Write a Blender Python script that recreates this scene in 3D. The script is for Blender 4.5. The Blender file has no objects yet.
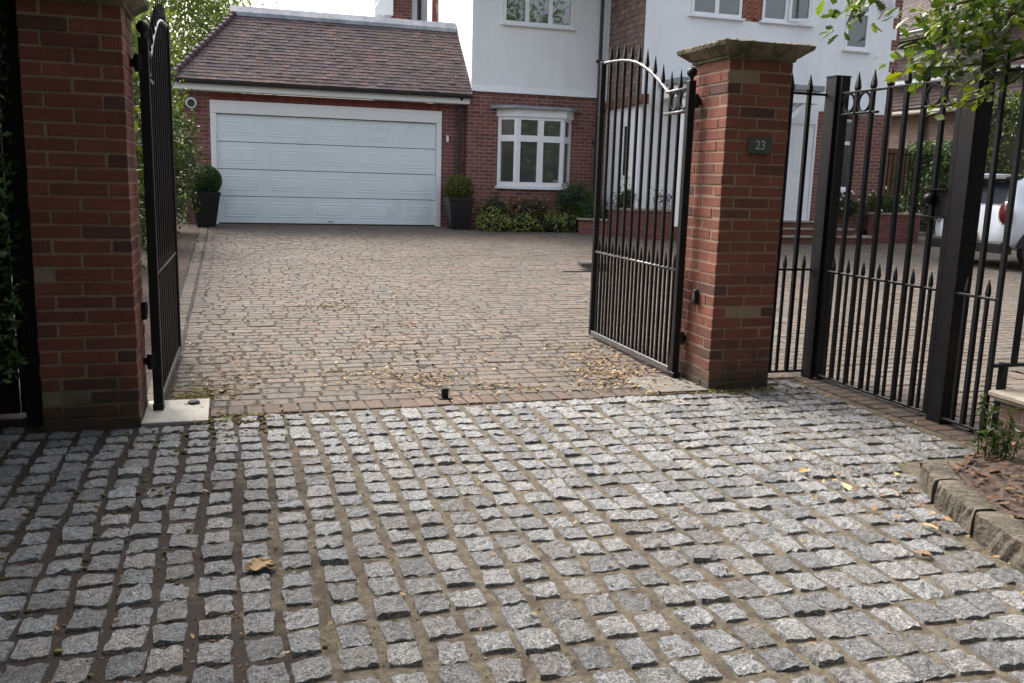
import bpy, math, random
import numpy as np
from mathutils import Vector, Matrix

random.seed(7)
RNG = np.random.default_rng(11)
S = bpy.context.scene
COL = S.collection
R = math.radians
ORG = {}


# ------------------------------------------------------------------ terrain
def zg(Y):
    t = max(0.0, min(Y, 22.0) - 6.0) / 12.8
    return .36 * t ** 1.7


# ------------------------------------------------------------------ mesh builder
class MB:
    def __init__(self):
        self.v = []; self.f = []; self.c = []; self.n = 0

    def add(self, verts, faces, col=(1, 1, 1)):
        b = self.n
        self.v.extend(tuple(map(float, p)) for p in verts); self.n += len(verts)
        for k, f in enumerate(faces):
            self.f.append(tuple(b + i for i in f))
            self.c.append(col)
        return self

    def box(self, x0, x1, y0, y1, z0, z1, col=(1, 1, 1), ch=0.0):
        if ch <= 0:
            v = [(x, y, z) for z in (z0, z1) for (x, y) in ((x0, y0), (x1, y0), (x1, y1), (x0, y1))]
            return self.add(v, [(3, 2, 1, 0), (4, 5, 6, 7), (0, 1, 5, 4), (1, 2, 6, 5), (2, 3, 7, 6), (3, 0, 4, 7)], col)
        # chamfered box: three offset rectangles share 24 verts
        v = []; idx = {}
        for sx in (0, 1):
            for sy in (0, 1):
                for sz in (0, 1):
                    X = (x0, x1)[sx]; Y = (y0, y1)[sy]; Z = (z0, z1)[sz]
                    dx = ch * (1 - 2 * sx); dy = ch * (1 - 2 * sy); dz = ch * (1 - 2 * sz)
                    for a, p in (('x', (X, Y + dy, Z + dz)), ('y', (X + dx, Y, Z + dz)), ('z', (X + dx, Y + dy, Z))):
                        idx[(a, sx, sy, sz)] = len(v); v.append(p)
        f = []
        for s in (0, 1):
            q = [idx[('x', s, a, b)] for a, b in ((0, 0), (1, 0), (1, 1), (0, 1))]; f.append(q if s else q[::-1])
            q = [idx[('y', a, s, b)] for a, b in ((0, 0), (1, 0), (1, 1), (0, 1))]; f.append(q[::-1] if s else q)
            q = [idx[('z', a, b, s)] for a, b in ((0, 0), (1, 0), (1, 1), (0, 1))]; f.append(q if s else q[::-1])
        for s in (0, 1):
            for t in (0, 1):
                fl = (s ^ t)
                q = [idx[('x', s, t, 0)], idx[('x', s, t, 1)], idx[('y', s, t, 1)], idx[('y', s, t, 0)]]; f.append(q if fl else q[::-1])
                q = [idx[('x', s, 0, t)], idx[('x', s, 1, t)], idx[('z', s, 1, t)], idx[('z', s, 0, t)]]; f.append(q[::-1] if fl else q)
                q = [idx[('y', 0, s, t)], idx[('y', 1, s, t)], idx[('z', 1, s, t)], idx[('z', 0, s, t)]]; f.append(q if fl else q[::-1])
        for sx in (0, 1):
            for sy in (0, 1):
                for sz in (0, 1):
                    q = [idx[(a, sx, sy, sz)] for a in 'xyz']
                    f.append(q if (sx + sy + sz) % 2 else q[::-1])
        return self.add(v, f, col)

    def prism(self, poly, h0, h1, axis='z', col=(1, 1, 1)):
        n = len(poly)
        def P(a, b, h):
            return (a, b, h) if axis == 'z' else ((h, a, b) if axis == 'x' else (a, h, b))
        v = [P(a, b, h0) for a, b in poly] + [P(a, b, h1) for a, b in poly]
        f = [tuple(range(n))[::-1], tuple(range(n, 2 * n))] + [(i, (i + 1) % n, n + (i + 1) % n, n + i) for i in range(n)]
        return self.add(v, f, col)

    def tube(self, pts, r, n=8, col=(1, 1, 1), cap=True):
        pts = [Vector(p) for p in pts]
        rs = r if isinstance(r, (list, tuple)) else [r] * len(pts)
        v = []; f = []
        up = None
        for i, p in enumerate(pts):
            t = (pts[min(i + 1, len(pts) - 1)] - pts[max(i - 1, 0)]).normalized()
            if up is None:
                up = Vector((0, 0, 1)) if abs(t.z) < .9 else Vector((1, 0, 0))
            a = t.cross(up).normalized(); b = a.cross(t).normalized(); up = b
            for k in range(n):
                an = 2 * math.pi * k / n
                v.append(p + (a * math.cos(an) + b * math.sin(an)) * rs[i])
        for i in range(len(pts) - 1):
            for k in range(n):
                k2 = (k + 1) % n
                f.append((i * n + k, (i + 1) * n + k, (i + 1) * n + k2, i * n + k2))
        if cap:
            f.append(tuple(range(n))); f.append(tuple(range((len(pts) - 1) * n, len(pts) * n))[::-1])
        return self.add(v, f, col)

    def ring(self, c, R_, r, axis='x', n=20, m=6, flat=None):
        v = []; f = []
        for i in range(n):
            a = 2 * math.pi * i / n
            for k in range(m):
                b = 2 * math.pi * k / m
                rr = R_ + r * math.cos(b); h = (flat or r) * math.sin(b)
                p, q = rr * math.cos(a), rr * math.sin(a)
                d = {'x': (h, p, q), 'y': (p, h, q), 'z': (p, q, h)}[axis]
                v.append((c[0] + d[0], c[1] + d[1], c[2] + d[2]))
        for i in range(n):
            for k in range(m):
                f.append((i * m + k, ((i + 1) % n) * m + k, ((i + 1) % n) * m + (k + 1) % m, i * m + (k + 1) % m))
        return self.add(v, f)

    def sphere(self, c, r, n=14, m=9, col=(1, 1, 1), jit=0.0):
        rx, ry, rz = r if isinstance(r, (tuple, list)) else (r, r, r)
        v = [(c[0], c[1], c[2] - rz)]; f = []
        for j in range(1, m):
            t = -math.pi / 2 + math.pi * j / m
            for i in range(n):
                a = 2 * math.pi * i / n; k = 1 + random.uniform(-jit, jit)
                v.append((c[0] + rx * k * math.cos(t) * math.cos(a), c[1] + ry * k * math.cos(t) * math.sin(a), c[2] + rz * k * math.sin(t)))
        v.append((c[0], c[1], c[2] + rz))
        for i in range(n):
            f.append((0, 1 + (i + 1) % n, 1 + i))
            f.append((len(v) - 1, 1 + (m - 2) * n + i, 1 + (m - 2) * n + (i + 1) % n))
        for j in range(m - 2):
            for i in range(n):
                a = 1 + j * n; f.append((a + i, a + (i + 1) % n, a + n + (i + 1) % n, a + n + i))
        return self.add(v, f, col)

    def lathe(self, c, prof, n=20, col=(1, 1, 1)):
        v = []; f = []
        for r, z in prof:
            for i in range(n):
                a = 2 * math.pi * i / n
                v.append((c[0] + r * math.cos(a), c[1] + r * math.sin(a), c[2] + z))
        for j in range(len(prof) - 1):
            for i in range(n):
                f.append((j * n + i, j * n + (i + 1) % n, (j + 1) * n + (i + 1) % n, (j + 1) * n + i))
        f.append(tuple(range(n))[::-1]); f.append(tuple(range((len(prof) - 1) * n, len(prof) * n)))
        return self.add(v, f, col)

    def build(self, name, mat, parent=None, smooth=False, bevel=0.0, auto=None, sub=0):
        me = bpy.data.meshes.new(name)
        org = ORG.get(parent.name, (0, 0, 0)) if parent else (0, 0, 0)
        V = np.array(self.v, dtype=float)
        me.from_pydata((V - np.array(org)).tolist(), [], self.f)
        me.update()
        nl = len(me.loops)
        li = np.empty(nl, np.int32); me.loops.foreach_get('vertex_index', li)
        npoly = len(me.polygons)
        lt = np.empty(npoly, np.int32); me.polygons.foreach_get('loop_total', lt)
        nr = np.empty(npoly * 3); me.polygons.foreach_get('normal', nr); nr = nr.reshape(-1, 3)
        ax = np.repeat(np.argmax(np.abs(nr), axis=1), lt)
        co = V[li]
        u = np.where(ax == 0, co[:, 1], co[:, 0]); w = np.where(ax == 2, co[:, 1], co[:, 2])
        uv = me.uv_layers.new(name='UVMap'); uv.data.foreach_set('uv', np.stack([u, w], 1).ravel())
        if any(c != (1, 1, 1) for c in self.c):
            at = me.color_attributes.new('Col', 'FLOAT_COLOR', 'CORNER')
            cc = np.array([(c[0], c[1], c[2], 1.0) for c in self.c]); at.data.foreach_set('color', np.repeat(cc, lt, axis=0).ravel())
        if smooth:
            me.polygons.foreach_set('use_smooth', np.ones(npoly, bool))
        me.materials.append(mat)
        o = bpy.data.objects.new(name, me); COL.objects.link(o)
        if parent:
            o.parent = parent
        ORG[o.name] = org
        if bevel:
            m = o.modifiers.new('bevel', 'BEVEL'); m.width = bevel; m.segments = 2; m.limit_method = 'ANGLE'; m.angle_limit = R(40)
        if sub:
            m = o.modifiers.new('sub', 'SUBSURF'); m.levels = sub; m.render_levels = sub
        return o


def thing(name, label, cat, loc=(0, 0, 0), group=None):
    o = bpy.data.objects.new(name, None); COL.objects.link(o)
    o.location = loc; o.empty_display_size = .2
    ORG[o.name] = tuple(loc)
    o['label'] = label; o['category'] = cat
    if group: o['group'] = group
    return o


def tag(o, label, cat, group=None):
    o['label'] = label; o['category'] = cat
    if group: o['group'] = group
    return o


def struct(o):
    o['kind'] = 'structure'; return o


# ------------------------------------------------------------------ materials
def new_mat(name):
    m = bpy.data.materials.new(name); m.use_nodes = True
    nt = m.node_tree; b = nt.nodes['Principled BSDF']
    return m, nt, b


def N(nt, t, **kw):
    n = nt.nodes.new(t)
    for k, v in kw.items():
        if k in n.inputs: n.inputs[k].default_value = v
        else: setattr(n, k, v)
    return n


def ramp(nt, fac, stops):
    r = nt.nodes.new('ShaderNodeValToRGB')
    e = r.color_ramp.elements
    while len(e) < len(stops): e.new(.5)
    for i, (p, c) in enumerate(stops):
        e[i].position = p; e[i].color = (*c, 1) if len(c) == 3 else c
    nt.links.new(fac, r.inputs[0]); return r


def mixc(nt, fac, a, b, mode='MIX'):
    m = nt.nodes.new('ShaderNodeMix'); m.data_type = 'RGBA'; m.blend_type = mode
    for s, x in ((0, fac), (6, a), (7, b)):
        if isinstance(x, (int, float)): m.inputs[s].default_value = x
        elif isinstance(x, tuple): m.inputs[s].default_value = (*x, 1)
        else: nt.links.new(x, m.inputs[s])
    return m.outputs[2]


def plain(name, col, rough=.6, var=.15, scale=6.0, bump=0.0, bscale=40.0, attr=False, spec=.5, metal=0.0, coat=0.0,
          dirt=None, dscale=1.5, dlo=.5, dhi=.7, detail=5):
    """base colour broken up by noise; optional per-face tint; optional dirt patches of a second colour"""
    m, nt, b = new_mat(name)
    tc = N(nt, 'ShaderNodeTexCoord')
    nz = N(nt, 'ShaderNodeTexNoise', Scale=scale, Detail=detail, Roughness=.65)
    nt.links.new(tc.outputs['Object'], nz.inputs['Vector'])
    lo = tuple(c * (1 - var) for c in col); hi = tuple(min(1, c * (1 + var)) for c in col)
    c = ramp(nt, nz.outputs[0], [(.3, lo), (.7, hi)]).outputs[0]
    if attr:
        a = N(nt, 'ShaderNodeVertexColor', layer_name='Col')
        c = mixc(nt, 1.0, c, a.outputs[0], 'MULTIPLY')
    if dirt:
        n2 = N(nt, 'ShaderNodeTexNoise', Scale=dscale, Detail=6.0, Roughness=.7)
        nt.links.new(tc.outputs['Object'], n2.inputs['Vector'])
        f = ramp(nt, n2.outputs[0], [(dlo, (0, 0, 0)), (dhi, (1, 1, 1))]).outputs[0]
        c = mixc(nt, f, c, dirt)
    nt.links.new(c, b.inputs['Base Color'])
    b.inputs['Roughness'].default_value = rough
    b.inputs['Specular IOR Level'].default_value = spec
    b.inputs['Metallic'].default_value = metal
    b.inputs['Coat Weight'].default_value = coat
    if bump:
        nb = N(nt, 'ShaderNodeTexNoise', Scale=bscale, Detail=4.0)
        nt.links.new(tc.outputs['Object'], nb.inputs['Vector'])
        bp = N(nt, 'ShaderNodeBump', Strength=bump, Distance=.01)
        nt.links.new(nb.outputs[0], bp.inputs['Height']); nt.links.new(bp.outputs[0], b.inputs['Normal'])
    return m


def brickwall(name, c1, c2, mortar, dark=(.05, .03, .035), w=.225, h=.075, ms=.006):
    m, nt, b = new_mat(name)
    uv = N(nt, 'ShaderNodeUVMap', uv_map='UVMap')
    br = N(nt, 'ShaderNodeTexBrick', offset=.5, offset_frequency=2, squash=1.0)
    br.inputs['Scale'].default_value = 1.0; br.inputs['Mortar Size'].default_value = ms
    br.inputs['Mortar Smooth'].default_value = .2; br.inputs['Bias'].default_value = -.1
    br.inputs['Brick Width'].default_value = w; br.inputs['Row Height'].default_value = h
    br.inputs['Color1'].default_value = (*c1, 1); br.inputs['Color2'].default_value = (*c2, 1); br.inputs['Mortar'].default_value = (*mortar, 1)
    nt.links.new(uv.outputs[0], br.inputs['Vector'])
    # a second brick pattern in the same bond picks out burnt headers
    tc = N(nt, 'ShaderNodeTexCoord')
    nz = N(nt, 'ShaderNodeTexNoise', Scale=3.2, Detail=6.0, Roughness=.7)
    nt.links.new(tc.outputs['Object'], nz.inputs['Vector'])
    f = ramp(nt, nz.outputs[0], [(.45, (0, 0, 0)), (.8, (.55, .55, .55))]).outputs[0]
    c = mixc(nt, f, br.outputs['Color'], dark)
    nt.links.new(c, b.inputs['Base Color'])
    b.inputs['Roughness'].default_value = .85
    bp = N(nt, 'ShaderNodeBump', Strength=.6, Distance=.006, invert=True)
    nt.links.new(br.outputs['Fac'], bp.inputs['Height']); nt.links.new(bp.outputs[0], b.inputs['Normal'])
    return m


def leafmat(name, col, trans=.35, rough=.5):
    m, nt, b = new_mat(name)
    out = nt.nodes['Material Output']
    a = N(nt, 'ShaderNodeVertexColor', layer_name='Col')
    c = mixc(nt, 1.0, col, a.outputs[0], 'MULTIPLY')
    nt.links.new(c, b.inputs['Base Color']); b.inputs['Roughness'].default_value = rough
    t = N(nt, 'ShaderNodeBsdfTranslucent')
    c2 = mixc(nt, 1.0, c, (1.5, 1.6, .6), 'MULTIPLY'); nt.links.new(c2, t.inputs['Color'])
    mx = N(nt, 'ShaderNodeMixShader', Fac=trans)
    nt.links.new(b.outputs[0], mx.inputs[1]); nt.links.new(t.outputs[0], mx.inputs[2]); nt.links.new(mx.outputs[0], out.inputs[0])
    return m


def glassmat(name, tint=(.75, .8, .8), refl=.0):
    m, nt, b = new_mat(name)
    out = nt.nodes['Material Output']
    nz = N(nt, 'ShaderNodeTexNoise', Scale=1.3, Detail=2.0)
    tc = N(nt, 'ShaderNodeTexCoord'); nt.links.new(tc.outputs['Object'], nz.inputs['Vector'])
    bp = N(nt, 'ShaderNodeBump', Strength=.06, Distance=.05); nt.links.new(nz.outputs[0], bp.inputs['Height'])
    t = N(nt, 'ShaderNodeBsdfTransparent', Color=(*tint, 1)); g = N(nt, 'ShaderNodeBsdfGlossy', Roughness=.02)
    nt.links.new(bp.outputs[0], g.inputs['Normal'])
    fr = N(nt, 'ShaderNodeFresnel', IOR=2.2)
    mx = N(nt, 'ShaderNodeMixShader'); nt.links.new(fr.outputs[0], mx.inputs[0])
    df = N(nt, 'ShaderNodeBsdfDiffuse', Color=(.5, .52, .48, 1)); m2 = N(nt, 'ShaderNodeMixShader', Fac=.13)      # grey veil put in the glass for a hazy reflection
    nt.links.new(t.outputs[0], m2.inputs[1]); nt.links.new(df.outputs[0], m2.inputs[2])
    nt.links.new(m2.outputs[0], mx.inputs[1]); nt.links.new(g.outputs[0], mx.inputs[2]); nt.links.new(mx.outputs[0], out.inputs[0])
    return m


M = {}
def pier_mat(name, col, var, scale, attr):
    m = plain(name, col, .85, var, scale, .5, 90, attr=attr, dirt=(.09, .05, .036) if attr else (.16, .125, .085), dscale=2.3, dlo=.6, dhi=.95)
    nt = m.node_tree; b = nt.nodes['Principled BSDF']; src = b.inputs['Base Color'].links[0].from_socket
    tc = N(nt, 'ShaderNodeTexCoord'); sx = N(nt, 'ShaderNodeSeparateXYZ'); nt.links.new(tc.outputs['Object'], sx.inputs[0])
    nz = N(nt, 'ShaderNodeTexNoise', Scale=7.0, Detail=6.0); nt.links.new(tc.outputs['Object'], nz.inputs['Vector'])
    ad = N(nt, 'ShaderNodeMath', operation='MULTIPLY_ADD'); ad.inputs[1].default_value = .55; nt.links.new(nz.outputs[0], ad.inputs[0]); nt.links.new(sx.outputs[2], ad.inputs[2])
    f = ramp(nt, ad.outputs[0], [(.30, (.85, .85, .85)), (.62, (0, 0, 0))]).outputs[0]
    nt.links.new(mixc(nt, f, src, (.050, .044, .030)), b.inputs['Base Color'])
    return m
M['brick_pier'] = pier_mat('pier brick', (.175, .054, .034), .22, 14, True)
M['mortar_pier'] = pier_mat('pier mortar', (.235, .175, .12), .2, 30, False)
M['cap_stone'] = plain('weathered cap stone', (.18, .145, .10), .95, .3, 14, .8, 60, dirt=(.05, .055, .026), dscale=6, dlo=.42, dhi=.62)
M['black_metal'] = plain('black painted iron', (.007, .0072, .009), .45, .35, 14, .15, 70, spec=.25, dirt=(.02, .014, .011), dscale=9, dlo=.6, dhi=.75)
M['black_sheen'] = plain('black paint with sheen', (.075, .073, .073), .3, .35, 20, .1, 60, spec=.6)  # paler than the bars: the rails' sky highlight put into the colour
M['house_brick'] = brickwall('house brick', (.15, .052, .044), (.25, .095, .07), (.30, .23, .19), ms=.0085)
M['garage_brick'] = brickwall('garage brick', (.15, .047, .045), (.22, .075, .062), (.27, .20, .175), ms=.008)
M['planter_brick'] = brickwall('planter brick', (.13, .038, .032), (.20, .06, .045), (.16, .12, .10))
M['lowwall_brick'] = brickwall('low wall brick', (.085, .050, .042), (.13, .078, .062), (.17, .14, .11))
M['neighbour_brick'] = brickwall('neighbour brick', (.075, .045, .038), (.12, .075, .06), (.15, .12, .10))
M['herring'] = plain('herringbone brick', (.27, .085, .05), .85, .2, 12, .3, 60, attr=True)
M['soldier'] = plain('soldier brick', (.20, .05, .04), .85, .2, 12, .3, 60, attr=True)
M['mortar_house'] = plain('house mortar', (.26, .20, .16), .95, .15, 20)
M['render'] = plain('white render', (.82, .84, .86), .9, .03, 1.2, .12, 60, dirt=(.66, .68, .68), dscale=.5, dlo=.52, dhi=.85)
_m = M['render']; _nt = _m.node_tree; _b = _nt.nodes['Principled BSDF']; _src = _b.inputs['Base Color'].links[0].from_socket
_tc = N(_nt, 'ShaderNodeTexCoord'); _mp = N(_nt, 'ShaderNodeMapping'); _mp.inputs['Scale'].default_value = (2.6, 2.6, .22); _nt.links.new(_tc.outputs['Object'], _mp.inputs['Vector'])
_nz = N(_nt, 'ShaderNodeTexNoise', Scale=1.0, Detail=7.0, Roughness=.65); _nt.links.new(_mp.outputs[0], _nz.inputs['Vector'])
_f = ramp(_nt, _nz.outputs[0], [(.5, (0, 0, 0)), (.75, (.28, .28, .28))])
_nt.links.new(mixc(_nt, _f.outputs[0], _src, (.56, .57, .55)), _b.inputs['Base Color'])      # rain streaks
M['white_paint'] = plain('white painted timber', (.80, .81, .81), .5, .03, 3, .04, 30)
M['upvc'] = plain('white frames', (.80, .82, .84), .35, .02, 3)
M['garage_white'] = plain('white garage door', (.74, .82, .84), .45, .03, 2.0, .03, 30, dirt=(.52, .585, .60), dscale=1.3, dlo=.55, dhi=.9)
M['lead'] = plain('lead sheet', (.20, .22, .25), .5, .2, 5, .1, 20, dirt=(.34, .36, .39), dscale=2.5, dlo=.45, dhi=.75)
M['gutter'] = plain('black plastic gutter', (.022, .022, .026), .4, .1, 5)
M['tile'] = plain('clay roof tile', (.085, .060, .058), .9, .25, 10, .4, 50, attr=True, dirt=(.075, .06, .06), dscale=1.6, dlo=.5, dhi=.75)
M['tilehang'] = plain('clay wall tile', (.21, .15, .13), .9, .2, 10, .3, 50, attr=True)
M['neighbour_tile'] = plain('dull purple tile', (.075, .055, .054), .9, .2, 10, .3, 50, attr=True)
M['beam'] = plain('stained oak beam', (.14, .060, .032), .7, .3, 8, .3, 40)
M['dark_room'] = plain('dim room wall', (.26, .27, .24), .95, .3, 2)
M['curtain'] = plain('pale curtain', (.55, .56, .48), .9, .1, 4)
M['glass'] = glassmat('window glass')
def granite(name):
    m, nt, b = new_mat(name)
    tc = N(nt, 'ShaderNodeTexCoord'); a = N(nt, 'ShaderNodeVertexColor', layer_name='Col')
    n1 = N(nt, 'ShaderNodeTexNoise', Scale=48.0, Detail=8.0, Roughness=.78, Distortion=.9); n2 = N(nt, 'ShaderNodeTexNoise', Scale=150.0, Detail=3.0, Roughness=.6)
    n3 = N(nt, 'ShaderNodeTexVoronoi', Scale=170.0)
    for n in (n1, n2, n3): nt.links.new(tc.outputs['Object'], n.inputs['Vector'])
    c = ramp(nt, n1.outputs[0], [(.32, (.076, .077, .078)), (.45, (.215, .217, .218)), (.62, (.415, .416, .415))]).outputs[0]  # speckle, with hollows of the relief also shaded darker in the colour
    sp = ramp(nt, n2.outputs[0], [(.38, (.22, .22, .23)), (.5, (1, 1, 1)), (.64, (1.8, 1.8, 1.8))]).outputs[0]
    c = mixc(nt, .8, c, sp, 'MULTIPLY'); c = mixc(nt, 1.0, c, a.outputs[0], 'MULTIPLY')
    nt.links.new(c, b.inputs['Base Color'])
    b.inputs['Roughness'].default_value = .40; b.inputs['Specular IOR Level'].default_value = .55
    ad = N(nt, 'ShaderNodeMath', operation='ADD'); nt.links.new(n1.outputs[0], ad.inputs[0])
    mu = N(nt, 'ShaderNodeMath', operation='MULTIPLY'); mu.inputs[1].default_value = .35; nt.links.new(n2.outputs[0], mu.inputs[0]); nt.links.new(mu.outputs[0], ad.inputs[1])
    bp = N(nt, 'ShaderNodeBump', Strength=1.0, Distance=.024); nt.links.new(ad.outputs[0], bp.inputs['Height']); nt.links.new(bp.outputs[0], b.inputs['Normal'])
    return m
M['sett'] = granite('granite sett')
M['sett_joint'] = plain('sett joint grit', (.118, .099, .068), .95, .6, 45, 1.0, 220, dirt=(.062, .046, .03), dscale=13, dlo=.46, dhi=.6, detail=9)
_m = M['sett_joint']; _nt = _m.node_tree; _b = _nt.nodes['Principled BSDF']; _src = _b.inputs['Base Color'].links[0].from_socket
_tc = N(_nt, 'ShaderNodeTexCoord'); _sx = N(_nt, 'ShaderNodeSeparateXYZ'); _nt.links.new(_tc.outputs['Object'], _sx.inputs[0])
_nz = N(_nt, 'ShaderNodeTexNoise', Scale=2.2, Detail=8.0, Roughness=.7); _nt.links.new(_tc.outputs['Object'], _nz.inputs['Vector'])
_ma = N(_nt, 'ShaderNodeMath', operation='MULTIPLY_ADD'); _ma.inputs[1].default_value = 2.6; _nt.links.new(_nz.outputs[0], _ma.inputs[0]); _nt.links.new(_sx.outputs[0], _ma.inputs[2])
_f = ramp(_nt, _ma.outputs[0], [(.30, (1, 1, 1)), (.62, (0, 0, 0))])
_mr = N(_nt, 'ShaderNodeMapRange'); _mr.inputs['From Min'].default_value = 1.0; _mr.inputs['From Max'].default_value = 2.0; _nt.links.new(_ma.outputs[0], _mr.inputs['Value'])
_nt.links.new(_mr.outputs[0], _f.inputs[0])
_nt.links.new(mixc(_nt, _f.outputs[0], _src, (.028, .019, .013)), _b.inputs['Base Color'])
M['block'] = plain('clay block paving', (.108, .095, .084), .80, .26, 20, .6, 90, attr=True, spec=.18, dirt=(.074, .062, .046), dscale=.9, dlo=.48, dhi=.8, detail=9)
M['block_joint'] = plain('dark mossy joint', (.026, .020, .012), .95, .4, 5, .6, 120, dirt=(.05, .042, .016), dscale=2.0)
M['ground'] = plain('far ground', (.10, .10, .07), .95, .3, .5, .3, 20)
M['asphalt'] = plain('asphalt', (.05, .05, .052), .85, .3, 30, .6, 120)
M['soil'] = plain('bark and soil', (.05, .031, .022), .95, .6, 25, 1.0, 60)
M['kerbstone'] = plain('mossy granite kerb', (.092, .078, .060), .9, .4, 22, 1.0, 55, dirt=(.036, .031, .02), dscale=7, dlo=.40, dhi=.60, detail=9)
M['concrete'] = plain('pale concrete', (.40, .385, .34), .85, .2, 8, .5, 70, dirt=(.22, .20, .16), dscale=4, dlo=.5, dhi=.8)
M['concrete_dark'] = plain('grey concrete', (.12, .115, .10), .85, .25, 8, .5, 70, dirt=(.09, .08, .06), dscale=4, dlo=.5, dhi=.8)
M['coping'] = plain('stone coping', (.30, .26, .21), .9, .2, 9, .4, 60, dirt=(.12, .11, .08), dscale=4)
M['step_tile'] = plain('brick step', (.15, .062, .045), .85, .25, 9, .4, 60)
M['pot'] = plain('dark glazed planter', (.011, .0115, .014), .4, .2, 4, .1, 30)
M['plaque'] = plain('slate plaque', (.055, .065, .055), .6, .3, 20, .3, 60)
M['digit'] = plain('painted numerals', (.42, .43, .39), .7, .35, 60)
M['timber'] = plain('brown fence timber', (.20, .12, .06), .85, .3, 6, .4, 40)
M['dark_timber'] = plain('dark stained timber', (.016, .014, .012), .85, .3, 6, .4, 40)
M['bark'] = plain('bark', (.10, .075, .05), .95, .4, 12, 1.0, 30)
M['car_white'] = plain('white car paint', (.62, .66, .71), .3, .01, 1, coat=.8)
M['car_black'] = plain('black car trim', (.006, .006, .007), .6, .1, 3)
M['car_glass'] = plain('car glass', (.02, .026, .032), .05, .05, 1, spec=.9)
M['lamp_red'] = plain('red lamp lens', (.09, .005, .008), .15, .1, 10, spec=.7)
M['chrome'] = plain('chrome', (.75, .76, .78), .12, .02, 3, metal=1.0)
M['plate'] = plain('yellow plate', (.72, .56, .03), .4, .05, 3)
M['tyre'] = plain('tyre', (.014, .014, .015), .8, .2, 10)
M['lens'] = plain('lamp glass', (.05, .05, .05), .1, .1, 4, spec=.8)
M['pink_box'] = plain('alarm box casing', (.62, .55, .56), .4, .05, 4)
M['leaf'] = leafmat('leaf', (.062, .085, .020), .33)
M['leaf_dense'] = leafmat('dense leaf', (.042, .085, .024), .2)
M['leaf_far'] = leafmat('far leaf', (.13, .16, .08), .45)
M['leaf_yellow'] = leafmat('variegated leaf', (.26, .275, .08), .25)
M['leaf_red'] = leafmat('reddish leaf', (.13, .085, .05), .25)
M['petal'] = plain('white petal', (.72, .72, .68), .7, .05, 5)
M['dry_leaf'] = plain('fallen leaf', (.27, .20, .115), .85, .2, 30, .3, 80, attr=True)
M['core'] = plain('inner foliage', (.012, .018, .008), 1.0, .4, 6)
M['moss'] = plain('moss', (.12, .10, .032), 1.0, .4, 30, 1.0, 150, attr=True)

# ------------------------------------------------------------------ foliage
def leaf_cloud(mb, pts, size, aspect=.55, tilt=1.0, cols=None, jit=.35, droop=0.0):
    """one folded lozenge leaf (two faces) per point"""
    for p in pts:
        s = size * RNG.uniform(1 - jit, 1 + jit)
        d = RNG.normal(size=3); d[2] = d[2] * tilt - droop; d /= np.linalg.norm(d)
        q = RNG.normal(size=3); w = np.cross(d, q); w /= np.linalg.norm(w) + 1e-9; n = np.cross(d, w)
        a = p - d * s * .5; b = p + d * s * .5
        l = p + w * s * aspect * .5 + n * s * .1; r = p - w * s * aspect * .5 + n * s * .1
        k = RNG.uniform(.55, 1.4)
        c = (k, k, k) if cols is None else tuple(x * k for x in cols[RNG.integers(len(cols))])
        mb.add([a, r, b, l], [(0, 1, 2), (0, 2, 3)], c)


def blob_pts(n, c, r, shell=.55):
    """points spread through an ellipsoid, denser to the outside"""
    d = RNG.normal(size=(n, 3)); d /= np.linalg.norm(d, axis=1)[:, None]
    rad = shell + (1 - shell) * RNG.random(n) ** .7
    return np.array(c) + d * rad[:, None] * np.array(r)


def clumps(n_cl, per, c, r, cr, shell=.45):
    cs = blob_pts(n_cl, c, r, shell)
    out = []
    for q in cs:
        out.append(q + RNG.normal(size=(per, 3)) * cr * RNG.uniform(.6, 1.2))
    return np.concatenate(out)


OAK = [(0, 0), (.10, .03), (.16, .17), (.10, .22), (.24, .36), (.14, .44), (.30, .60), (.17, .68), (.20, .84), (.09, .88), (0, 1.0)]
def lobed_leaf(mb, p, d, n, s, col, curl=.12):
    d = np.array(d) / np.linalg.norm(d); w = np.cross(d, n); w /= np.linalg.norm(w); n = np.cross(w, d)
    mid = []; lv = []; rv = []
    for (x, y) in OAK:
        bend = -n * s * curl * (y * y)
        m_ = p + d * s * y + bend
        mid.append(m_); lv.append(m_ + w * s * x * 1.1 + n * s * x * .25); rv.append(m_ - w * s * x * 1.1 + n * s * x * .25)
    k = len(OAK); v = mid + lv + rv; f = []
    for i in range(k - 1):
        f.append((i, i + 1, k + i + 1, k + i)); f.append((i, 2 * k + i, 2 * k + i + 1, i + 1))
    mb.add(v, f, col)


# ------------------------------------------------------------------ ground, road, setts, drive
mb = MB()
ys = [-600, -60, -10] + [0, 5, 5.9] + [6 + i * .8 for i in range(1, 21)] + [30, 60, 600]
for a, b in zip(ys[:-1], ys[1:]):
    mb.add([(-600, a, zg(a) - .07), (600, a, zg(a) - .07), (600, b, zg(b) - .07), (-600, b, zg(b) - .07)], [(0, 1, 2, 3)])
struct(mb.build('ground', M['ground']))
mb = MB(); mb.box(-60, 60, -7.5, -.9, -.2, -.05)
struct(mb.build('road', M['asphalt']))

KF = [(3.30, 3.66), (3.168, 3.385), (3.025, 3.14), (2.90, 2.79), (2.81, 2.46), (2.74, 2.0), (2.70, 1.4), (2.70, 0.3)]   # kerb front line
def kerb_x(y):
    if y >= KF[0][1]: return 9.0
    for (x0, y0), (x1, y1) in zip(KF[:-1], KF[1:]):
        if y1 <= y <= y0: return x1 + (x0 - x1) * (y - y1) / (y0 - y1)
    return KF[-1][0]

mb = MB(); mb.box(-6, 4.02, -.6, 5.62, -.15, -.010)
struct(mb.build('apron_bed', M['sett_joint']))

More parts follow.
